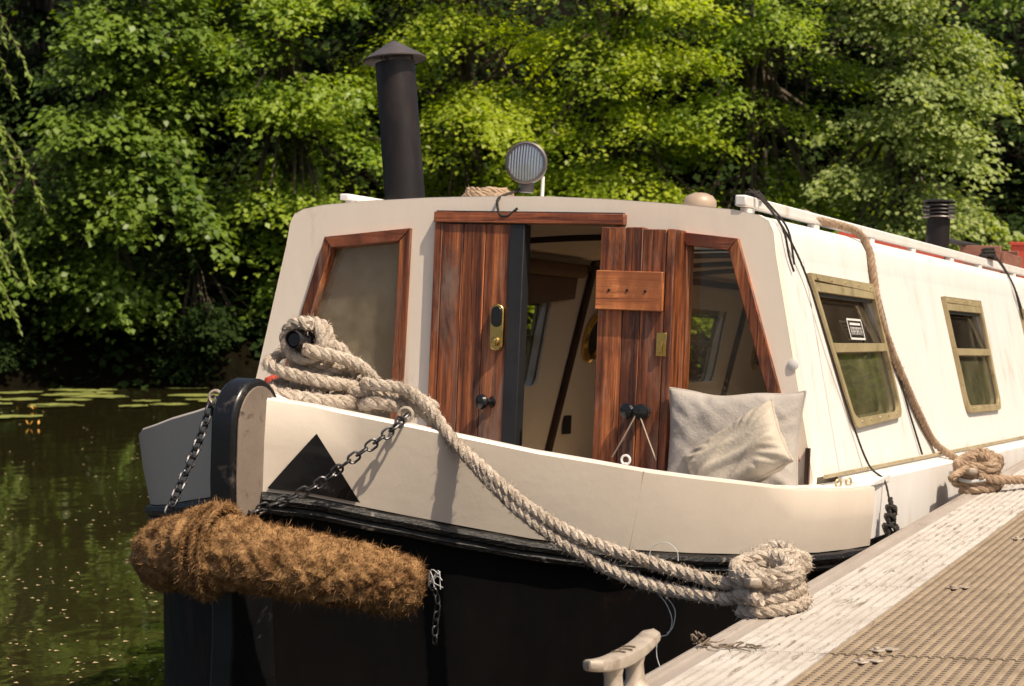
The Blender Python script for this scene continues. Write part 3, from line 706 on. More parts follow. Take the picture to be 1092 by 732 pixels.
# ================================================================== THINGS ON THE BOAT
# rope pile on the roof
def coil(mb,c,rx,ry,turns,R,fuzz=120,rise=None,jit=.006,seg=6):
    pts=[]; n=turns*12
    for i in range(n+1):
        a=2*math.pi*i/12; t=i/n
        k=1-.28*t
        pts.append(V(c[0]+rx*k*math.cos(a)+random.uniform(-jit,jit),c[1]+ry*k*math.sin(a)+random.uniform(-jit,jit),c[2]+(rise or R*1.3*turns)*t+random.uniform(-jit,jit)*.5))
    rope(mb,pts,R,fuzz=fuzz,seg=seg)
mb=MB(); coil(mb,(-.305,.42,.765),.085,.10,4,.013,150,.04)
o=build('rope_coil',mb,'rope_brown',None,BOAT,base=(-.305,.42,.75)); tag(o,'tan rope coiled low on the cabin roof between chimney and headlamp','rope')
# main mooring rope on the stud + two lines to the cleat
def toboat(p): return BOAT.inverted()@Vector(p)
def topont(p): return PONT.inverted()@Vector(p)
RR=.0162
mb=MB()
sc=V(0,-1.12,0)
# turns round the post
pts=[]
for i in range(0,34):
    a=-.6+2*math.pi*i/11; t=i/33
    r=.064-.008*math.sin(t*3)+.005*math.sin(i*1.7)
    pts.append(V(sc.x+r*math.cos(a)*1.05,sc.y+r*math.sin(a)*.9,.185+.085*t+.010*math.sin(i*2.3)))
P1=pts
rope(mb,P1,RR,fuzz=1500)
# wraps over the cross bar
pts=[]
for i in range(0,24):
    a=math.pi*.3+2*math.pi*i/10; t=i/23
    pts.append(V(.046*math.cos(a)+.004,-1.225+.075*t,.316+.044*math.sin(a)))
pts+= [V(.062,-1.13,.30),V(.075,-1.12,.265),V(.09,-1.10,.235)]
rope(mb,pts,RR*.95,fuzz=1500)
# crossing diagonal turns
rope(mb,[V(-.075,-1.17,.285),V(-.085,-1.215,.258),V(-.03,-1.235,.240),V(.04,-1.215,.225),V(.09,-1.17,.215),V(.105,-1.10,.21)],RR,fuzz=1500)
rope(mb,[V(-.06,-1.2,.195),V(-.01,-1.24,.186),V(.05,-1.225,.178),V(.11,-1.16,.175),V(.13,-1.09,.19),V(.10,-1.02,.22)],RR*1.05,fuzz=1500)
rope(mb,[V(.02,-1.23,.295),V(.07,-1.19,.285),V(.115,-1.13,.262),V(.135,-1.08,.222),V(.14,-1.06,.19)],RR,fuzz=1500)
rope(mb,[V(-.085,-1.13,.21),V(-.075,-1.20,.20),V(-.05,-1.25,.19),V(-.02,-1.27,.185),V(.03,-1.25,.176)],RR*1.1,fuzz=1500)
# pile to the right, along the deck edge
rope(mb,[V(.10,-1.10,.165),V(.15,-1.15,.172),V(.19,-1.17,.178),V(.235,-1.14,.17),V(.25,-1.08,.16),V(.20,-1.04,.165),V(.14,-1.05,.175)],RR*1.05,fuzz=1500)
rope(mb,[V(.13,-1.03,.18),V(.18,-1.08,.195),V(.23,-1.12,.195),V(.275,-1.11,.185),V(.28,-1.05,.17)],RR,fuzz=1500)
# line one and line two
l1=[(-0.336,4.454,1.022),(-0.257,4.426,1.012),(-0.2,4.4,0.975),(-0.144,4.371,0.903),(-0.056,4.321,0.806),(0.051,4.257,0.714),(0.196,4.165,0.632),(0.315,4.086,0.594),(0.440,3.995,0.583)]
l2=[(-0.39,4.50,1.004),(-0.29,4.475,0.996),(-0.218,4.44,0.964),(-0.160,4.396,0.911),(-0.089,4.341,0.852),(0.03,4.272,0.755),(0.156,4.196,0.687),(0.316,4.093,0.642),(0.440,4.0,0.616)]
b1=[toboat(p) for p in l1]; b2=[toboat(p) for p in l2]
rope(mb,[V(.02,-1.03,.25),V(.06,-1.02,.225)]+b1,RR*.92,fuzz=1500,flen=.010)
rope(mb,[V(.05,-1.0,.20)]+b2,RR*.92,fuzz=1500,flen=.010)
o=build('mooring_rope',mb,'rope',None,BOAT,base=(0,-1.12,.16)); tag(o,'thick pale rope piled on the bow stud, two lines running to the middle cleat','rope')
# coil on the middle cleat
def cleat_geo(mb_bar,legs,x,y,z,L,rot=0):
    n=20; prof=[]
    for i in range(n+1):
        t=i/n*2-1; w=.0215*(1-.15*abs(t)**2); 
        if abs(t)>.9: w*=math.sqrt(max(0,1-((abs(t)-.9)/.1)**2))*.9+.1
        zz=.062+.016*abs(t)**2.2; h=.0135*(1-.25*abs(t))
        if abs(t)>.93: h*=.75
        prof.append((t*L/2,w,zz,h))
    vs=[];fs=[];m=12
    for yy,w,zz,h in prof:
        for j in range(m):
            a=2*math.pi*j/m; ca,sa=math.cos(a),math.sin(a)
            sgn=lambda v:(1 if v>=0 else -1)
            vs.append(V(x+w*sgn(ca)*abs(ca)**.55,y+yy,z+zz+h*sgn(sa)*abs(sa)**.6))
    for i in range(n):
        for j in range(m):
            j2=(j+1)%m; fs.append((i*m+j,i*m+j2,(i+1)*m+j2,(i+1)*m+j))
    fs.append(tuple(range(m))[::-1]); fs.append(tuple(n*m+j for j in range(m)))
    mb_bar.add(vs,fs)
    for s in (-1,1):
        mb=MB(); mb.lathe([(.026,-.0),(.022,.006),(.0165,.016),(.0155,.042),(.019,.056)],18,Matrix.Translation((x,y+s*L*.17,z))); legs.append(mb)
def cleat(x,y,z,L,label,group=None):
    t=thing('mooring_cleat',label,'cleat',PONT,(x,y,z))
    b=MB(); legs=[]; cleat_geo(b,legs,0,0,0,L)
    build('horn_bar',b,'galv',t)
    for l in legs: build('cleat_leg',l,'galv',t)
    for dy,dx in ((-.022,.0),(.0,.004),(.026,0)):
        s=MB(); s.tube([V(dx-.012,dy,.0752),V(dx+.000,dy+.003,.0758),V(dx+.012,dy,.0752)],.0022,6); build('cast_slot',s,'slot',t)
    return t
c1=cleat(.030,-.845,.006,.31,'bare cast metal cleat standing on the pontoon edge nearest the camera')
c2=cleat(.028,.055,.006,.27,'cast metal cleat almost buried in the rope knot in the middle of the pontoon edge')
c3=cleat(.035,2.56,.006,.27,'farther cast metal cleat wrapped in rope at the right edge of the photo')
def knotpile(cx,cy,R,seedv,k=1.0,rot=0.):
    random.seed(seedv); mb=MB()
    def E(a,rx,ry,z,ox=0,oy=0): return V(cx+ox+rx*k*math.cos(a),cy+oy+ry*k*math.sin(a),z*k*.85)
    # base rings hugging the legs
    pts=[E(-2.2+2*math.pi*i/12,.070-.004*(i//12)+random.uniform(-.004,.004),.098-.006*(i//12),R*1.0+.028*(i/12)) for i in range(30)]
    rope(mb,pts,R,fuzz=1500)
    pts=[E(.5+2*math.pi*i/12,.062+random.uniform(-.004,.004),.085,.075+.020*(i/12)+.008*math.sin(i*1.1)) for i in range(22)]
    rope(mb,pts,R,fuzz=1500)
    # figure of eight turns over the horns
    for s,h in ((1,.105),(-1,.120)):
        pts=[]
        for i in range(15):
            t=2*math.pi*i/14
            pts.append(V(cx+k*.058*math.sin(2*t)*s+.006,cy+k*.088*math.sin(t),k*(h*.86+.016*math.cos(2*t))))
        rope(mb,pts,R,fuzz=1500)
    # top loop
    pts=[V(cx-.05*k,cy-.02,.08*k),V(cx-.045*k,cy+.04,.108*k),V(cx-.005*k,cy+.07,.128*k),V(cx+.04*k,cy+.045,.120*k),V(cx+.058*k,cy-.005,.095*k),V(cx+.062*k,cy-.05,.07*k)]
    rope(mb,pts,R,fuzz=1500)
    return mb
mb=knotpile(.026,.060,RR*.92,5,1.02)
e1=topont(l1[-1]); e2=topont(l2[-1])
rope(mb,[e1,V(e1.x+.03,e1.y-.005,e1.z),V(-.005,-.03,.05),V(.045,-.075,.045)],RR*.92,fuzz=1500)
rope(mb,[e2,V(e2.x+.03,e2.y,e2.z),V(-.01,.0,.085),V(.02,-.05,.09),V(.07,-.04,.08)],RR*.92,fuzz=1500)
o=build('rope_knot',mb,'rope',None,PONT,base=(.026,.06,0)); tag(o,'big pale rope knot heaped over the middle cleat on the pontoon edge','rope')
mb=knotpile(.035,2.56,.0165,9,1.0)
rope(mb,[V(.06,2.46,.06),V(.12,2.50,.045),V(.20,2.62,.035),V(.30,2.80,.02),V(.45,3.1,.018)],.0155,fuzz=300)
o=build('rope_knot',mb,'rope_brown',None,PONT,base=(.035,2.56,0)); KN=tag(o,'brown rope knot on the farther cleat near the right photo edge','rope'); bpy.context.view_layer.update()
mb=MB(); mb.tube(smoothpath([V(-.045,2.50,.07),V(-.02,2.47,.055),V(.03,2.45,.045),V(.08,2.46,.05)],.01),.006,6)
o=build('blue_cord',mb,'bluewhip',None,PONT,base=(0,2.47,.05)); mw=o.matrix_world.copy(); o.parent=KN; o.matrix_world=mw
# frayed threads
mb=MB(); 
base_t=toboat(l2[6]); 
def thread(pts,r=.0010): mb.tube(smoothpath(pts,.006),r,5)
p0=toboat(l2[7]); p1=toboat(l1[7])
thread([p0+V(-.02,0,.01),p0+V(-.01,0,.038),p0+V(.02,0,.050),p0+V(.045,0,.035),p0+V(.05,0,.012)])
thread([p1+V(-.0,0,-.01),p1+V(.025,0,-.035),p1+V(.04,0,-.07),p1+V(.032,0,-.10),p1+V(.01,0,-.112),p1+V(.008,0,-.15),p1+V(.022,0,-.185)],.0012)
thread([p1+V(.015,0,-.01),p1+V(.045,0,-.045),p1+V(.042,0,-.085),p1+V(.03,0,-.098)],.0012)
o=build('frayed_thread',mb,'bluewhip',None,BOAT,base=tuple(p1)); tag(o,'pale frayed thread dangling below the two mooring lines near the knot','thread')
# fender
spine=[V(-.165,-1.50,-.185),V(-.13,-1.53,-.178),V(-.06,-1.565,-.165),V(.05,-1.580,-.150),V(.17,-1.55,-.165),V(.29,-1.47,-.188),V(.39,-1.38,-.215),V(.43,-1.35,-.225)]
SP=smoothpath(spine,.006)
def spt(u):
    t=u*(len(SP)-1); i=min(int(t),len(SP)-2); return SP[i].lerp(SP[i+1],t-i)
fr=frames(SP); mb=MB(); NU,NV=220,96; vs=[];fs=[]
def frad(u):
    e=min(u/.055,1); e2=min((1-u)/.07,1)
    r=.080*math.sqrt(max(0.02,1-(1-e)**2.2))*math.sqrt(max(.02,1-(1-e2)**2.2))
    r*=1-.30*max(0,u-.15)**1.4
    return r
for i in range(NU+1):
    u=i/NU; idx=min(int(u*(len(SP)-1)),len(SP)-1); a,b=fr[idx]; p=spt(u); r=frad(u)
    for j in range(NV):
        t=2*math.pi*j/NV; o_=a*math.cos(t)+b*math.sin(t)
        k1=abs(math.sin(u*46+t*4.0))**.7; k2=abs(math.sin(u*46-t*4.0+.8))**.7
        kn=.0055*(k1*k2)+.006*noise.noise(V(u*34,math.cos(t)*3.5,math.sin(t)*3.5))+.005*noise.noise(V(u*90,math.cos(t)*9,math.sin(t)*9))+.004*noise.noise(V(u*11,math.cos(t),5))
        band=.018*math.exp(-((u-.27-.02*math.sin(t))/.022)**2)+.011*math.exp(-((u-.325-.02*math.sin(t))/.016)**2)
        vs.append(p+o_*(r+ (kn+band)*min(1,r/.05)))
for i in range(NU):
    for j in range(NV):
        j2=(j+1)%NV; fs.append((i*NV+j,i*NV+j2,(i+1)*NV+j2,(i+1)*NV+j))
fs.append(tuple(range(NV))[::-1]); fs.append(tuple(NU*NV+j for j in range(NV)))
mb.add(vs,fs)
for _ in range(46000):
    i=random.randrange(2,NU-1); j=random.randrange(NV); p=vs[i*NV+j]; c=spt(i/NU); o_=(p-c).normalized()
    d=(o_*random.uniform(.15,.9)+V(*[random.uniform(-1,1) for _ in range(3)])*.8).normalized(); l=random.uniform(.005,.016) if random.random()<.96 else random.uniform(.015,.035)
    w=d.cross(V(random.random(),random.random(),random.random())+V(.01,0,0)).normalized()*random.uniform(.0004,.0008)
    p=p-o_*.003; m_=p+d*l*.55; e=m_+(d+V(*[random.uniform(-.6,.6) for _ in range(3)])).normalized()*l*.45
    mb.add([p-w,p+w,m_+w*.8,m_-w*.8,e],[(0,1,2,3),(3,2,4)])
o=build('bow_fender',mb,'coir',None,BOAT,base=(0,-1.5,-.17)); tag(o,'shaggy brown coir fender hung across the black bow on two chains','fender'); fo=o
lash=MB()
for u0 in (.285,.305,.325):
    idx=int(u0*(len(SP)-1)); a,b=fr[idx]; T=(SP[idx+1]-SP[idx]).normalized(); ring=[]
    for k in range(33):
        t=2*math.pi*k/32; ring.append(SP[idx]+(a*math.cos(t)+b*math.sin(t))*(frad(u0)+.020+.003*math.sin(t*3+u0*90))+T*(.022*math.cos(t+1)+.002*math.sin(t*5)))
    rope(lash,ring,.0075,fuzz=2500,seg=6,flen=.014)
bpy.context.view_layer.update(); lo=build('lashing',lash,'coir',None,BOAT,base=(0,-1.5,-.17)); mw=lo.matrix_world.copy(); lo.parent=fo; lo.matrix_parent_inverse=fo.matrix_world.inverted(); lo.matrix_world=mw
# chains
def chain(mb,pts,wl=.030,wr=.0105,wire=.0031):
    P=smoothpath(pts,.004); L=[0]
    for i in range(1,len(P)): L.append(L[-1]+(P[i]-P[i-1]).length)
    pitch=wl-wire*2.0; n=int(L[-1]/pitch)
    fr=frames(P)
    for k in range(n+1):
        s=k*pitch; i=min(range(len(L)),key=lambda q_:abs(L[q_]-s)); i=min(i,len(P)-2)
        T=(P[i+1]-P[i]).normalized(); a,b=fr[i]; 
        ang=(math.pi/2)*(k%2)+.35+random.uniform(-.2,.2); side=a*math.cos(ang)+b*math.sin(ang)
        link=[]; h=wl/2-wr
        for q_ in range(16):
            t=2*math.pi*q_/16; ct,st_=math.cos(t),math.sin(t)
            link.append(P[i]+T*((h if ct>0 else -h)+ct*wr)+side*st_*wr)
        mb.tube(link,wire,6,closed=True)
mb=MB(); chain(mb,[V(-.205,-1.275,.160),V(-.20,-1.32,.08),V(-.195,-1.38,-.0),V(-.185,-1.47,-.105)])
o=build('fender_chain',mb,'chain',None,BOAT,base=(-.235,-1.43,-.115)); tag(o,'steel chain hanging down the far grey bow panel to the left of the stem','chain')
mb=MB(); chain(mb,[V(.285,-1.205,.150),V(.275,-1.26,.115),V(.205,-1.32,.045),V(.135,-1.37,-.02),V(.02,-1.475,-.085)])
o=build('fender_chain',mb,'chain',None,BOAT,base=(.02,-1.47,-.085)); tag(o,'steel chain slanting across the black triangle from bow edge to fender','chain')
mb=MB(); chain(mb,[V(.445,-1.34,-.215),V(.455,-1.33,-.25),V(.452,-1.33,-.30),V(.452,-1.33,-.345)],.022,.007,.0022)
o=build('fender_chain',mb,'chain',None,BOAT,base=(.51,-1.26,-.34)); tag(o,"short loose chain end dangling from the fender's right tip",'chain')
mb=MB()
for k in range(7): thread([V(.44,-1.35,-.215),V(.455+random.uniform(-.012,.02),-1.355,-.20+random.uniform(-.01,.025)),V(.47+random.uniform(-.02,.02),-1.36,-.205+random.uniform(-.03,.03))],.001)
o=build('blue_twine',mb,'bluewhip',None,BOAT,base=(.51,-1.28,-.21)); tag(o,"frayed pale twine tied at the fender's right tip",'twine')
# cushions
def cushion(w,h,th,seed,wr=.008,dirs_=((0.5,22,.7),(-.6,34,.45),(1.4,28,.35))):
    N_=110; vs=[];fs=[]
    for s in (1,-1):
        for i in range(N_+1):
            for j in range(N_+1):
                u=i/N_*2-1; v=j/N_*2-1
                pin=1-(.10+.03*math.sin(u*5+seed))*(1-abs(u)**2)*(abs(v)**6); pin2=1-.07*(1-abs(v)**2)*(abs(u)**6)
                d=((1-u**4)*(1-v**4))**.45 if abs(u)<1 and abs(v)<1 else 0
                x=u*w/2*pin2; z=v*h/2*pin
                q_=V(x*7+seed,z*7,seed); 
                wrk=noise.noise(q_*.9)*wr*.8*d
                for kk,(aa,fr_,am) in enumerate(dirs_):
                    ca,sa=math.cos(aa),math.sin(aa); a_=x*ca+z*sa; b_=-x*sa+z*ca
                    nn=noise.noise(V(b_*fr_+.6*noise.noise(V(x*6,z*6,kk)),a_*fr_*.16+seed,seed*2+kk)); wrk+=wr*am*(nn+.35*abs(nn))*d**.5
                rad=math.atan2(v,u); wrk+=wr*.5*math.sin(rad*26+seed+2*noise.noise(V(x*9,z*9,1)))*max(0,(abs(u)+abs(v))-.9)*d
                vs.append(V(x,-s*(th/2*d)-wrk*s,z))
    n=(N_+1)**2
    for s in range(2):
        for i in range(N_):
            for j in range(N_):
                a=s*n+i*(N_+1)+j; f=(a,a+1,a+N_+2,a+N_+1); fs.append(f if s else f[::-1])
    mb=MB(); mb.add(vs,fs)
    rim=[]
    for k in range(N_): rim.append(vs[k*(N_+1)])
    for k in range(N_): rim.append(vs[N_*(N_+1)+k])
    for k in range(N_,0,-1): rim.append(vs[k*(N_+1)+N_])
    for k in range(N_,0,-1): rim.append(vs[k])
    return mb,rim
def put_cushion(name,mat_,w,h,th,seed,m,label,seam=True,wr=.008,dirs_=((0.5,22,.7),(-.6,34,.45),(1.4,28,.35))):
    mb,rim=cushion(w,h,th,seed,wr,dirs_)
    o=build(name,mb,mat_,None,None); o.matrix_world=BOAT@m
    tag(o,label,'cushion')
    r=MB(); r.tube(rim,.0035,6,closed=True); c=build('piping',r,mat_,o)
    return o
put_cushion('cushion','linen_grey',.385,.34,.12,3,Matrix.Translation((.738,-.135,.055))@Matrix.Rotation(math.radians(3.0),4,'Z')@Matrix.Rotation(math.radians(-1.5),4,'Y')@Matrix.Rotation(math.radians(-9),4,'X'),'large grey linen cushion leaning on the bulkhead beneath the right front window')
put_cushion('cushion','linen_cream',.30,.20,.09,8,Matrix.Translation((.795,-.27,.045))@Matrix.Rotation(math.radians(-6),4,'Z')@Matrix.Rotation(math.radians(-34),4,'Y')@Matrix.Rotation(math.radians(-25),4,'X'),'smaller creased cream cushion propped in front of the grey one',wr=.015,dirs_=((.05,24,.9),(.35,40,.5),(-.3,15,.6)))

# side cables and ropes hanging over the cabin side
def s3l(y,z,off): return S3(y,z,off)
mb=MB()
pts=[V(.70,.06,.79),V(.745,.06,.745),S3(.10,.66,.012),s3l(.223,.539,.014),s3l(.33,.33,.016),s3l(.439,.157,.010),s3l(.52,.0,.02),V(1.005,.50,-.04),V(1.035,.46,-.10)]
rope(mb,pts,.0036,fuzz=0,step=1.2,seg=5)
for k in range(2):
    rope(mb,[V(.69+k*.012,.05+k*.05,.79),V(.735,.05+k*.04,.755),S3(.06+k*.05,.68,.012),S3(.09+k*.04,.60-k*.02,.009),S3(.115+k*.02,.56,.008)][:4 if k else 5],.0036,fuzz=0,step=1.2,seg=5)
coil(mb,(.69,.10,.766),.024,.04,2,.004,0,.018,.003,5)
# knotted end
rope(mb,[V(1.035,.46,-.09),V(1.045,.45,-.12)],.008,fuzz=0)
for c in ((1.045,.44,-.125),(1.045,.43,-.150),(1.05,.42,-.185)):
    r_=.014 if c[2]>-.16 else .022
    pts=[V(c[0]+r_*math.cos(a)*math.cos(a*.37),c[1]+r_*math.sin(a),c[2]+r_*.9*math.sin(a*1.31)) for a in [k*.5 for k in range(40)]]
    rope(mb,pts,.0058,fuzz=60,step=1.0,seg=5)
o=build('tie_line',mb,'cord_black',None,BOAT,base=(.70,.1,.77)); tag(o,'dark cord from the handrail down across the first side window to a black knot','cord')
mb=MB(); rope(mb,[V(.69,.62,.762),V(.70,.75,.75),V(.735,.90,.742),V(.765,1.0,.725),S3(1.03,.66,.014),s3l(1.02,.478,.014),s3l(1.09,.35,.014),s3l(1.176,.265,.014),s3l(1.33,.13,.014),s3l(1.50,.02,.016),V(1.03,1.62,-.05),V(1.06,1.66,-.07)]+[BOAT.inverted()@(PONT@V(-.02,2.40,.06)),BOAT.inverted()@(PONT@V(.02,2.47,.09))],.0135,fuzz=200,step=.45)
o=build('centre_rope',mb,'rope_brown',None,BOAT,base=(.70,.75,.75)); tag(o,'brown twisted rope hanging over the cabin side between the first two windows','rope')
mb=MB(); mb.tube(smoothpath([V(.75,1.05,.735),S3(1.05,.68,.006),s3l(1.10,.50,.006),s3l(1.20,.2,.006),s3l(1.30,-.005,.008)],.02),.0035,6)
o=build('thin_cord',mb,'cord_black',None,BOAT,base=(.75,1.05,.735)); tag(o,'thin dark cord running straight down the cabin side beside the brown rope','cord')
mb=MB(); 
for k in range(2): rope(mb,[V(.70,3.55+k*.05,.79),V(.74,3.60+k*.04,.76),S3(3.66,.66,.012),S3(3.74+k*.04,.56,.01),S3(3.80+k*.03,.45,.012)],.005,fuzz=0,step=1.2,seg=5)
coil(mb,(.70,3.55,.775),.03,.08,3,.007,0,.04,.004,5)
o=build('tie_line',mb,'cord_black',None,BOAT,base=(.7,3.55,.77)); tag(o,'dark cord knotted on the handrail above the third side window','cord')
# things on the roof
mb=MB(); mb.box(.60,.640,1.35,2.75,.735,.765); mb.box(.60,.64,2.76,3.3,.735,.760)
o=build('boat_pole',mb,'red',None,BOAT,.004,base=(.62,1.4,.735)); tag(o,'red painted plank lying along the roof just inside the handrail','plank')
t=thing('wooden_crate','reddish brown wooden crate standing on the roof behind the louvred flue','crate',BOAT,(.40,4.3,.74))
for nm,a in (('crate_end',(.02,.22,-.02,.0,.0,.13)),('crate_end',(.02,.22,.46,.48,.0,.13)),('crate_side',(0.,.018,-.02,.48,.0,.10)),('crate_side',(.222,.24,-.02,.48,.0,.10))):
    mb=MB(); mb.box(*a); build(nm,mb,'terracotta',t,None,.003)
mb=MB(); mb.box(.02,.22,.002,.458,.004,.016); build('crate_floor',mb,'terracotta',t)
mb=MB(); mb.tube(smoothpath([V(.44,3.45,.735),V(.44,3.48,.84),V(.44,3.6,.862),V(.44,4.6,.880),V(.44,4.85,.87),V(.44,4.92,.82),V(.44,4.93,.735)],.03),.014,10)
o=build('roof_grab_bar',mb,'cord_black',boat)
mb=MB(); mb.tube(smoothpath([V(.45,2.3,.75),V(.44,2.6,.80),V(.42,2.9,.825),V(.42,3.3,.825),V(.45,3.6,.80),V(.47,3.75,.76)],.03),.010,8)
o=build('roof_hose',mb,'hose',None,BOAT,base=(.45,2.3,.75)); tag(o,'faded pink hose arched over the roof beside the louvred flue','hose')
t=thing('red_planter','dark red box standing far back on the roof at the right photo edge','box',BOAT,(.30,6.6,.74))
mb=MB(); mb.box(-.05,.10,0,.3,0,.26); mb.box(-.06,.11,-.01,.31,.26,.28); build('box_body',mb,'red',t,None,.006)

# ================================================================== PONTOON
pt=thing('pontoon','floating pontoon with white ribbed edge boards and brown grating deck','pontoon',PONT,(0,0,0))
Y0,Y1=-3.2,6.0
mb=MB(); mb.prism([V(x,Y0,z) for x,z in [(0,-.16),(0,-.003),(.004,.004),(.013,.006),(.0155,0.),(.0175,0.),(.020,.005),(.030,.005),(.032,.001),(.060,.001),(.060,-.16)]],(0,Y1-Y0,0)); build('edge_board',mb,'gray_edge',pt)
seams=[-2.9,-2.07,-1.24,-.41,.42,1.25,2.08,2.91,3.74,4.57,5.4,6.0]
# ribbed boards: eight ribs with grooves
def ribprofile():
    P=[(.061,-.03),(.061,.001)]; x=.064; w=.0235
    for k in range(8):
        P+=[(x,-.006),(x+.0015,.0045),(x+w-.0065,.0045),(x+w-.005,-.006)]; x+=w
    P+=[(x,-.006),(x,.0035),(.2695,.0035),(.2695,-.03)]; return P
RP=ribprofile()
for a,b in zip(seams[:-1],seams[1:]):
    mb=MB(); mb.prism([V(x,a+.002,z) for x,z in RP],(0,b-a-.004,0)); build('ribbed_board',mb,'plank',pt,smooth=False)
mb=MB(); mb.box(.02,3.4,Y0,Y1,-.15,-.034); build('deck_frame',mb,'darkmetal',pt)
gs=[-3.2,-.412,2.40,6.0]
for a,b in zip(gs[:-1],gs[1:]):
    for x0,x1 in ((.2725,1.37),(1.375,2.47),(2.475,3.4)):
        mb=MB(); P=[(x0,-.03)]; x=x0; p=.022
        while x<x1-p:
            P+=[(x,.0018),(x+.002,.0045),(x+.009,.0045),(x+.011,.0018)]; x+=p
        P+=[(x1,0),(x1,-.03)]
        mb.prism([V(xx,a+.007,z) for xx,z in P],(0,b-a-.014,0)); build('grating_panel',mb,'grate',pt,smooth=False)
for x,y in ((.355,-.372),(.352,-.488),(.350,.402),(.359,1.28),(.355,2.1)):
    c=MB(); 
    for k in (0,1):
        m=Matrix.Translation((x+k*.022,y+k*.015,.0045))@Matrix.Rotation(math.radians(-30+k*10),4,'Z')
        c.prism([m@V(*q_) for q_ in ((-.014,-.010,0),(.012,-.012,0),(.018,.0,0),(.010,.012,0),(-.012,.009,0))],(0,0,.003))
    c.lathe([(.006,.003),(.005,.0075)],10,Matrix.Translation((x,y,.0045))); build('deck_clip',c,'galv',pt,None,.001)
for k,y in enumerate((-1.6,1.9,4.6)):
    mb=MB(); mb.box(.3,2.9,y-.6,y+.6,-.62,-.152); build('float_tank',mb,'darkmetal',pt,None,.03)
# twigs and dry weed by the seam
mb=MB()
random.seed(3)
for k in range(16):
    x=random.uniform(-.005,.12); y=-.40+random.uniform(-.03,.03); a=random.uniform(-.5,.5); l=random.uniform(.015,.06)
    p=[V(x,y,.009)]
    for q_ in range(3): p.append(p[-1]+V(math.cos(a)*l/3,math.sin(a)*l/3,random.uniform(-.002,.004))); a+=random.uniform(-.8,.8)
    mb.tube(p,random.uniform(.0008,.0022),5)
for k in range(10):
    c=V(.008+random.uniform(-.008,.02),-.40+random.uniform(-.015,.015),.012+random.uniform(0,.012))
    mb.tube([c,c+V(random.uniform(-.015,.015),random.uniform(-.015,.015),random.uniform(-.004,.012))],.0025,5)
o=build('dried_weed',mb,'twig',None,PONT,base=(.03,-.4,.006)); tag(o,'tangle of dried weed and twigs lying on the board seam near the bare cleat','weed')
mb=MB()
for k in range(60):
    x=random.uniform(.07,1.2); y=random.uniform(-.9,2.2); s=random.uniform(.002,.006); a=random.uniform(0,6)
    c=V(x,y,.0055); mb.add([c+V(math.cos(a)*s,math.sin(a)*s,0),c+V(math.cos(a+1.8)*s*.6,math.sin(a+1.8)*s*.6,.003),c+V(-math.cos(a)*s,-math.sin(a)*s,0),c+V(math.cos(a-1.8)*s*.6,math.sin(a-1.8)*s*.6,.001)],[(0,1,2,3)])
o=build('leaf_litter',mb,'twig',None,PONT); stuff(o,'stuff','dark crumbs of leaf litter scattered over the pontoon deck')

# ================================================================== RIVER, BANKS, TREES
mb=MB(); mb.add([V(-300,-300,0),V(300,-300,0),V(300,300,0),V(-300,300,0)],[(0,1,2,3)]); o=build('river_water',mb,'water',None,WORLD,smooth=False); o['kind']='structure'
def bank_y(x):
    return 28.3+ (.10*x if x<0 else -.03*x)+.5*math.sin(x*.7)+ .25*math.sin(x*1.9+1)
def terr(x,y,r):
    d=y-bank_y(x)
    z=-1.2+ (1/(1+math.exp(-d*3)))*1.4 + max(0,d-.2)*.62
    return min(z,9.5+.5*noise.noise(V(x*.1,y*.1,0)))+.22*noise.noise(V(x*.8,y*.8,3))
mb=MB(); X=np.linspace(-70,70,150); Y=np.concatenate([np.linspace(26,36,40),np.linspace(37,300,30)])
vs=[V(x,y,terr(x,y,0)) for y in Y for x in X]; nx=len(X)
mb.add(vs,[(j*nx+i,j*nx+i+1,(j+1)*nx+i+1,(j+1)*nx+i) for j in range(len(Y)-1) for i in range(nx-1)])
o=build('far_bank_ground',mb,'earth',None,WORLD,ang=180); o['kind']='structure'
mb=MB(); mb.add([V(-600,-600,-1.3),V(600,-600,-1.3),V(600,600,-1.3),V(-600,600,-1.3)],[(0,1,2,3)]); o=build('ground',mb,'earth',None,WORLD,smooth=False); o['kind']='structure'
# near bank, on the pontoon side (beyond the pontoon, runs parallel to it)
def nb(p,q_,z): # p along PA, q across PR
    w=V(PO.x,PO.y,0)+V(PA.x,PA.y,0)*p+V(PR.x,PR.y,0)*q_; return V(w.x,w.y,z)
mb=MB(); vs=[];Pp=np.linspace(-30,60,110);Qq=np.concatenate([np.linspace(4.6,9,14),np.linspace(10,60,12)])
for p in Pp:
    for q_ in Qq:
        e=q_-5.2-.3*math.sin(p*.6); z=-.9+1.5/(1+math.exp(-e*3))+max(0,e)*.06+.1*noise.noise(V(p*.7,q_*.7,0)); vs.append(nb(p,q_,z))
nq=len(Qq); mb.add(vs,[(i*nq+j,i*nq+j+1,(i+1)*nq+j+1,(i+1)*nq+j) for i in range(len(Pp)-1) for j in range(nq-1)])
o=build('near_bank_ground',mb,'ground',None,WORLD,ang=180); o['kind']='structure'

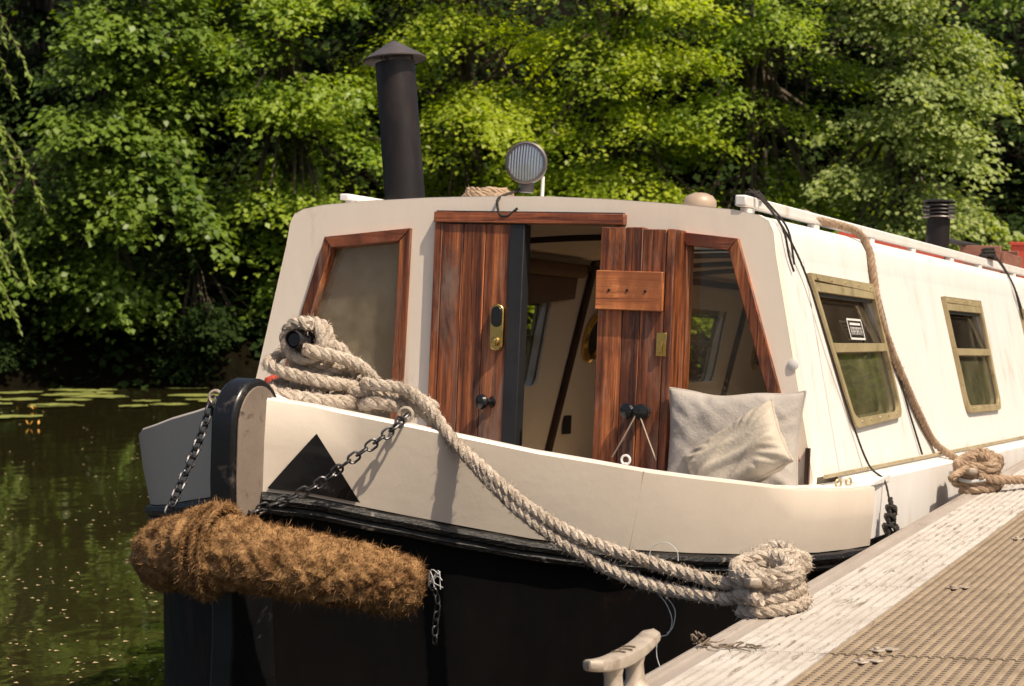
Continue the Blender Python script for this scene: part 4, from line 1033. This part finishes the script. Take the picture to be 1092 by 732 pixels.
def quads(name,C_,D,W,Ln,Wd,mat_,parent=None,fold=None):
    """leaf kites: centre, direction, width direction, length, width (numpy)"""
    n=len(C_); L2=Ln[:,None]*.5; W2=Wd[:,None]*.5
    nrm=np.cross(D,W); f=nrm*(Wd[:,None]*.18)
    v=np.stack([C_-D*L2, C_+W*W2-D*L2*.1+f, C_+D*L2, C_-W*W2-D*L2*.1+f],1).reshape(-1,3)
    me=bpy.data.meshes.new(name); me.vertices.add(4*n); me.vertices.foreach_set('co',v.astype(np.float32).ravel())
    me.loops.add(4*n); me.loops.foreach_set('vertex_index',np.arange(4*n,dtype=np.int32))
    me.polygons.add(n); me.polygons.foreach_set('loop_start',np.arange(0,4*n,4,dtype=np.int32)); me.polygons.foreach_set('loop_total',np.full(n,4,dtype=np.int32))
    me.update(calc_edges=True); me.validate()
    o=bpy.data.objects.new(name,me); COL.objects.link(o); me.materials.append(M[mat_])
    if parent is not None: o.parent=parent
    return o
def unit(a): return a/np.maximum(1e-9,np.linalg.norm(a,axis=1,keepdims=True))
def sprays(cen,dirs,length,width,nleaf,leaf,droop,tilt,thick=.10,arching=0):
    """each spray is a flattish bough of leaves lying along its direction"""
    C_=[];D=[];W=[];LL=[];WW=[]
    for c,d in zip(cen,dirs):
        Ls=length*rng.uniform(.6,1.35); Ws=width*rng.uniform(.6,1.3); n=int(nleaf*rng.uniform(.6,1.3))
        side=np.cross(d,[0,0,1]); side/=max(1e-6,np.linalg.norm(side)); up=np.cross(side,d)
        roll=rng.normal(0,.25); side,up=side*math.cos(roll)+up*math.sin(roll),up*math.cos(roll)-side*math.sin(roll)
        t=rng.uniform(0,1,n)**.8; s=rng.normal(0,.45,n)*(1-t*.65)*(.35+.65*np.minimum(1,t*4))
        p=c+np.outer(t*Ls,d)+np.outer(s*Ws,side)+np.outer(rng.normal(0,thick,n)-np.abs(s)*Ws*.25,up)
        p[:,2]-=droop*(t**2)*Ls+np.abs(s)*.10
        ld=np.outer(np.ones(n),d)+np.outer(np.sign(s)*rng.uniform(.2,1.1,n),side)+rng.normal(0,.35,(n,3)); ld[:,2]-=.35*rng.uniform(0,1,n)+droop*t
        nn=np.outer(np.ones(n),[0,0,1])*1.0+rng.normal(0,tilt,(n,3))+np.outer(np.ones(n),d)*.35
        ld=unit(ld); wd=unit(np.cross(nn,ld)); 
        C_.append(p);D.append(ld);W.append(wd);k=rng.uniform(.65,1.25,n); LL.append(leaf[0]*k);WW.append(leaf[1]*k)
    return [np.concatenate(a) for a in (C_,D,W,LL,WW)]
def tree(name,label,x,y,crown_c,crown_r,mat_,nsp,length,width,nleaf,leaf,droop,tilt,front=.75,lean=0,zmin=.25,trunk_r=.16,thick=.055,cat='tree',group=None):
    zb=max(-.1,terr(x,y,0)-.15)
    t=thing(name,label,cat,WORLD,(x,y,zb),group)
    cc=np.array(crown_c,float); cr_=np.array(crown_r,float)
    nb_=max(6,nsp//9); cen=[];dr=[]
    zl=cc[2]+cr_[2]*np.linspace(-.96,.93,nb_)+rng.normal(0,.12,nb_)      # one bough after another up the trunk
    for b_,zb_ in enumerate(zl):
        th=rng.normal(-np.pi/2,.85) if rng.random()<front else rng.uniform(0,2*np.pi)
        hz=math.sqrt(max(.12,1-((zb_-cc[2])/cr_[2])**2))
        dv=np.array([math.cos(th),math.sin(th),0.]); sv=np.array([-dv[1],dv[0],0.]); reach=hz*rng.uniform(.62,1.22)*math.hypot(dv[0]*cr_[0],dv[1]*cr_[1])
        rise=rng.uniform(-.02,.28)
        for k_ in range(9):
            f_=rng.uniform(.25,1.0)**.8; lat=rng.normal(0,.5)*(1.15-f_*.55)
            p=cc*np.array([1,1,0])+dv*reach*f_+sv*lat*length*.75; p[2]=zb_+rise*reach*f_-.22*reach*f_*f_+rng.normal(0,.06)
            cen.append(p); q=dv+sv*lat*.7+np.array([0,-.15,-.10-.25*f_]); dr.append(q)
    cen=np.array(cen); dr=unit(np.array(dr)); keep=cen[:,2]>zmin; cen=cen[keep]; dr=dr[keep]; d=dr
    start=cen-dr*length*.5
    arr=sprays(start,dr,length,width,nleaf,leaf,droop,tilt,thick)
    ok=arr[0][:,2]>.05; arr=[a[ok] for a in arr]
    base=np.array([x,y,zb]); arr[0]=arr[0]-base
    quads('crown',*arr,mat_,t)
    # trunk and limbs
    mb=MB(); top=V(cc[0]+lean,cc[1]+.3,cc[2]+cr_[2]*.6)
    b=V(x,y,zb); P=[b.lerp(top,i/7)+V(.12*math.sin(i*1.3+x),.1*math.cos(i*1.7),0) for i in range(8)]; P[0]=b-V(0,0,.3)
    mb.tube([p-b for p in P],[trunk_r*(1-.75*i/7) for i in range(8)],10); tr=build('trunk',mb,'bark',t)
    lm=MB()
    idx=rng.choice(len(start),min(len(start),46),replace=False)
    for i in idx:
        e=Vector(start[i]+dr[i]*length*.55); k_=random.uniform(.2,.9); s=P[0].lerp(P[-1],k_)
        if (e-s).length>cr_.max()*1.8: continue
        m1=s.lerp(e,.5)+V(0,0,.25*random.random()); pts=smoothpath([s,m1,e],.35); lm.tube([p-b for p in pts],[.045*(1-.8*j/len(pts))*trunk_r/.16 for j in range(len(pts))],5)
    build('limb',lm,'bark',t)
    return t
random.seed(21)
TL=[
 # label, x,y, crown centre, radii, mat, sprays, len,width,nleaf,(leaf len,width),droop,tilt,front
 ('maple_tree','large dark leaved maple overhanging the water on the left',-6.6,31.2,(-6.3,29.9,4.1),(2.8,2.2,3.4),'leaf_dark',225,1.15,1.0,120,(.125,.10),.38,.30,.8,0),
 ('sycamore_tree','bushy green tree between the left maple and the black chimney',-3.4,31.5,(-3.6,30.2,4.2),(2.3,2.0,3.5),'leaf_mid',230,1.15,.95,105,(.105,.08),.30,.30,.8,0),
 ('beech_tree','yellow green tree with layered boughs behind the black chimney',-.6,32,(-.9,30.4,4.4),(2.3,2.0,3.3),'leaf_yellow',280,1.3,1.0,105,(.09,.068),.18,.28,.8,0),
 ('beech_tree','yellow green tree with flat tiered boughs above the headlamp',2.0,32,(1.7,30.0,4.6),(2.2,2.0,3.4),'leaf_yellow',260,1.4,1.0,110,(.088,.066),.18,.28,.8,0),
 ('beech_tree','green tree with dark gaps between tiers above the mushroom vent',4.2,32.2,(3.9,30.4,4.3),(1.9,1.9,3.4),'leaf_mid',200,1.45,1.0,105,(.09,.068),.16,.32,.8,0),
 ('hazel_tree','pale leaved bushy tree above the louvred flue',6.4,31.0,(6.2,29.6,3.9),(1.75,1.8,3.2),'leaf_pale',300,.95,.9,90,(.10,.072),.25,.45,.8,0),
 ('oak_tree','dark green tree half lost in shade at the right photo edge',9.6,33.8,(9.6,32.6,4.6),(2.2,1.9,3.6),'leaf_dark',150,1.0,.9,60,(.12,.09),.25,.45,.7,0),
 ('ash_tree','leafy tree standing beyond the left edge of the maple',-11.0,31.5,(-10.8,30.2,4.4),(2.8,2.2,3.6),'leaf_dark',200,1.1,.9,80,(.125,.10),.3,.45,.8,0),
]
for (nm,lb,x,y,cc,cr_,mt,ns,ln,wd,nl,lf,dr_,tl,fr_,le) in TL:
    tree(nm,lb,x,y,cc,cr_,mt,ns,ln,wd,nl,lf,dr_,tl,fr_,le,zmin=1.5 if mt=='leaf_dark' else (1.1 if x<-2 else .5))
# back row, seen through the gaps
for i,(x,mt) in enumerate(((-9,'leaf_dark'),(-5,'leaf_mid'),(-1.5,'leaf_dark'),(2.2,'leaf_mid'),(5.6,'leaf_mid'),(13,'leaf_dark'))):
    lbs=['tall tree in the second row behind the left maple','tall tree in the second row behind the left sycamore','tall tree in the second row behind the chimney','tall tree in the second row above the doors','tall tree in the second row behind the pale hazel','tall tree in the second row beyond the right photo edge']
    tree('woodland_tree',lbs[i],x,36.5,(x,35.2,7.0),(2.9,2.0,4.2),'ivy',200,1.6,1.2,56,(.17,.13),.2,.4,.8,0,1.5)  # dark leaf colour stands in for shade behind the front crowns
# ivy and brambles covering the slope of the far bank
n=26000; xx=rng.uniform(-13,13,n); yy=rng.uniform(28.4,42,n); P3=np.array([(a,b,terr(a,b,0)+rng.uniform(.0,.35)) for a,b in zip(xx,yy)])
D=unit(np.stack([rng.normal(0,1,n),-np.abs(rng.normal(.5,.6,n)),rng.normal(-.1,.4,n)],1)); W=unit(np.cross(D,np.stack([rng.normal(0,.5,n),rng.normal(-.6,.4,n),np.ones(n)],1)))
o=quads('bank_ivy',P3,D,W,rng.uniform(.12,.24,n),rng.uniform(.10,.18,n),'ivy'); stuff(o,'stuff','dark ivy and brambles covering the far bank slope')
# undergrowth bushes at the water line
for i,(x,mt,r) in enumerate(((-8.2,'ivy',1.2),(-4.9,'ivy',1.1),(-2.6,'leaf_dark',.9),(-.2,'leaf_yellow',1.2),(2.4,'leaf_yellow',1.1),(4.9,'leaf_mid',1.2),(7.1,'leaf_pale',1.1))):
    lbs=['low dark bush at the foot of the left maple','low green bush where the bank meets the lily pads','low green bush left of the chimney base','bright low bush behind the headlamp','bright low bush behind the roof vent','low green bush behind the cabin handrail','pale low bush behind the louvred flue']
    tree('waterside_bush',lbs[i],x,29.6,(x,29.0,1.5),(1.5,.9,r),mt,90,.75,.6,50,(.10,.08),.3,.5,.8,0,.45,.05,cat='bush')  # the two left bushes carry overhang shade in their dark leaf colour
# willow branches hanging at the far left
wt=thing('willow_tree','willow with hanging narrow leaved branches at the left photo edge','tree',WORLD,(-9.2,28.9,.2))
mb=MB(); P=[V(-9.2,28.9,.2),V(-9.1,28.0,2.4),V(-8.7,26.4,4.6),V(-8.0,24.6,6.4)]; mb.tube([p-P[0] for p in smoothpath(P,.4)],.16,10); build('trunk',mb,'bark',wt)
Cc=[];Dd=[];Ww=[];LL=[];Wd=[]; lm=MB()
for k in range(48):
    x0=-8.1+random.uniform(-1.6,1.5); y0=23.9+random.uniform(-.6,.9); z0=random.uniform(1.9,6.5); L_=random.uniform(.7,1.7)
    pts=[V(x0+ .45*L_*t*(1 if random.random()<2 else 1),y0-.25*t,z0-L_*t**1.5*.75) for t in [i/8 for i in range(9)]]
    lm.tube([p-P[0] for p in pts],.006,4)
    for j in range(70):
        t=random.random(); i=min(7,int(t*8)); p=pts[i].lerp(pts[i+1],t*8-i); d=(pts[i+1]-pts[i]).normalized()+V(random.uniform(-.8,.8),random.uniform(-.8,.8),random.uniform(-.7,.3)); d.normalize()
        w=d.cross(V(random.uniform(-.4,.4),random.uniform(-.6,.1),1)).normalized(); q_=p+d*.05-P[0]
        Cc.append(q_[:]);Dd.append(d[:]);Ww.append(w[:]);LL.append(random.uniform(.10,.15));Wd.append(random.uniform(.026,.038))
build('branch',lm,'bark',wt)
quads('crown',np.array(Cc),np.array(Dd),np.array(Ww),np.array(LL),np.array(Wd),'leaf_willow',wt)
# near bank: grass and reeds (stuff), plus trees, seen in the side windows' reflections
n=15000; p=rng.uniform(-10,44,n); q_=5.0+rng.exponential(1.6,n); P3=np.array([nb(a,b,0)[:] for a,b in zip(p,q_)]); h=rng.uniform(.3,1.0,n)
P3[:,2]=.35+h*.45+(q_-5)*.06; D=unit(np.stack([rng.normal(0,.25,n),rng.normal(0,.25,n),np.ones(n)],1)); W=unit(np.cross(D,rng.normal(0,1,(n,3))))
o=quads('bank_grass',P3,D,W,h,rng.uniform(.015,.04,n),'grassy'); stuff(o,'stuff','tall grass covering the near bank')
n=6500; p=np.where(rng.random(6500)<.25,rng.uniform(-4,14,6500),rng.uniform(12,40,6500)); q_=rng.uniform(4.9,6.0,n); P3=np.array([nb(a,b,0)[:] for a,b in zip(p,q_)]); h=rng.uniform(1.0,2.0,n); P3[:,2]=.2+h*.5
D=unit(np.stack([rng.normal(.15,.12,n),rng.normal(0,.12,n),np.ones(n)],1)); W=unit(np.cross(D,rng.normal(0,1,(n,3))))
o=quads('bank_reeds',P3,D,W,h,rng.uniform(.02,.045,n),'reed'); stuff(o,'stuff','pale dry reeds standing along the near bank')
def near_tree(p,q_,r,i,lb,zc=3.2):
    w=nb(p,q_,0)
    t=thing('hawthorn_tree',lb,'tree',WORLD,(w.x,w.y,.4)); b=V(w.x,w.y,.4)
    mb=MB(); mb.tube([V(0,0,-.3),V(.1,.05,1.2),V(0,.1,zc)],[.14,.1,.04],8); build('trunk',mb,'bark',t)
    n=130; d=unit(rng.normal(0,1,(n,3))); cen=np.array([0,0,zc-.4])+d*np.array([r,r,r*.95])*rng.uniform(.5,1,(n,1)); dr=unit(d*np.array([1,1,.3])+rng.normal(0,.2,(n,3)))
    a=sprays(cen-dr*.4,dr,.8,.7,46,(.11,.09),.25,.45); quads('crown',*a,'leaf_mid',t)
for i,(p,q_,r,lb) in enumerate(((3.5,10.5,1.7,'round hawthorn on the near bank beside the pontoon'),(9,10.0,1.9,'second hawthorn farther along the near bank'),(15,9.0,2.1,'third hawthorn along the near bank, beyond the pontoon end'),(19.5,8.2,2.1,'fourth hawthorn along the near bank'),(24,7.8,2.2,'fifth hawthorn along the near bank'),(29,8.0,2.4,'sixth hawthorn, farthest along the near bank'))): near_tree(p,q_,r,i,lb)
# lily pads
random.seed(31)
def px2w(u,v):
    d=V((u-546),2000*math.cos(.018)+(366-v)*math.sin(.018),-2000*math.sin(.018)+(366-v)*math.cos(.018)); s=-1.2/d.z; return V(d.x*s,d.y*s,0)
def padmesh(r):
    mb=MB(); vs=[V(0,0,.004)]; n=18
    for i in range(n+1):
        a=.18+(2*math.pi-.36)*i/n; rr=r*(1+.04*math.sin(i*2.1)); vs.append(V(rr*math.cos(a),rr*math.sin(a),.006+.008*random.random()))
    mb.add(vs,[(0,i+1,i+2) for i in range(n)]); return mb
protos=[padmesh(r) for r in (.13,.18,.24)]
pm=[]
for k in range(46):
    if k<37:
        x=random.uniform(-8.2,-3.7); row=random.random(); y=20.6+row*6.4+ (x+8)*.55
        if y<22.6 and x>-6.6: y+=2.2
    else: x=random.uniform(-7.8,-5.3); y=random.uniform(18.0,21.5)
    i=random.randrange(3)
    if len(pm)<3: o=build('lily_pad',protos[len(pm)],'lily',None,WORLD); pm.append(o)
    else: o=pm[i].copy(); COL.objects.link(o)
    o.location=(x,y,.004+.004*(k%4)); o.rotation_euler=(0,0,random.uniform(0,6.28))
    o.scale=(random.uniform(1.2,2.0),random.uniform(1.1,1.6),1)
    tag(o,'round green lily pad floating between the bow and the far bank','lily pad','lily pads floating on the river')
mb=MB()
for k in range(300):
    u=random.uniform(0,175) if k<430 else random.uniform(0,240); v=430+300*random.random()**.8; c=px2w(u,v)
    s=random.uniform(.004,.012); a=random.uniform(0,6.3)
    if c.y>16: s*=2
    mb.add([c+V(s*math.cos(a),s*math.sin(a),.004),c+V(s*math.cos(a+2),s*math.sin(a+2),.006),c+V(s*math.cos(a+3.5),s*math.sin(a+3.5),.004)],[(0,1,2)])
o=build('floating_petals',mb,surf('pale_fleck',(.42,.30,.16),(.5,.4,.22),5,.7,bst=0),None,WORLD); stuff(o,'stuff','tiny pale seeds and petals floating on the dark water')
mb=MB()
for (u,v,s) in ((30,439,.03),(33,455,.025)):
    c=px2w(u,v); 
    for k in range(4):
        a=random.uniform(0,6.3); q0=c+V(random.uniform(-.1,.1),random.uniform(-.1,.1),.02); mb.add([q0,q0+V(s*math.cos(a),s*math.sin(a),.02),q0+V(s*1.4*math.cos(a+.5),s*1.4*math.sin(a+.5),.05),q0+V(s*math.cos(a+1),s*math.sin(a+1),.03)],[(0,1,2,3)])
o=build('yellowed_leaves',mb,'yellowleaf',None,WORLD); stuff(o,'stuff','orange fallen leaves caught among the lily pads')

# ================================================================== LIGHT, SKY, CAMERA
ELEV=math.radians(57); az=Vector((.71,-.70,0)).normalized()
to_sun=Vector((az.x*math.cos(ELEV),az.y*math.cos(ELEV),math.sin(ELEV)))
sd=bpy.data.lights.new('sun','SUN'); sd.energy=4.4; sd.angle=math.radians(.5); sd.color=(1,.90,.76)
so=bpy.data.objects.new('sun',sd); COL.objects.link(so); so.rotation_euler=(-to_sun).to_track_quat('-Z','Y').to_euler(); so.location=(10,-10,20)
w=bpy.data.worlds.new('World'); S.world=w; w.use_nodes=True; nt_=w.node_tree; bg=nt_.nodes['Background']
sk=nt_.nodes.new('ShaderNodeTexSky'); sk.sky_type='NISHITA'; sk.sun_disc=False; sk.sun_elevation=ELEV; sk.sun_rotation=math.atan2(az.x,az.y)
nt_.links.new(sk.outputs[0],bg.inputs[0]); bg.inputs[1].default_value=.10; sk.dust_density=3; sk.ozone_density=.4; sk.air_density=.8
cam=bpy.data.cameras.new('camera'); co_=bpy.data.objects.new('camera',cam); COL.objects.link(co_); S.camera=co_
co_.location=(0,0,1.2); co_.rotation_euler=(math.pi/2-math.atan(36/2000),0,0)
cam.sensor_width=36; cam.lens=36*2000/1092; cam.clip_end=2000; cam.clip_start=.05
cam.dof.use_dof=True; cam.dof.focus_distance=4.7; cam.dof.aperture_fstop=10
S.render.resolution_x=1024; S.render.resolution_y=686
S.view_settings.view_transform='Standard'; S.view_settings.look='None'; S.view_settings.exposure=.36; S.view_settings.use_white_balance=True; S.view_settings.white_balance_temperature=6980; S.view_settings.white_balance_tint=10; S.view_settings.gamma=1; S.view_settings.use_curve_mapping=False
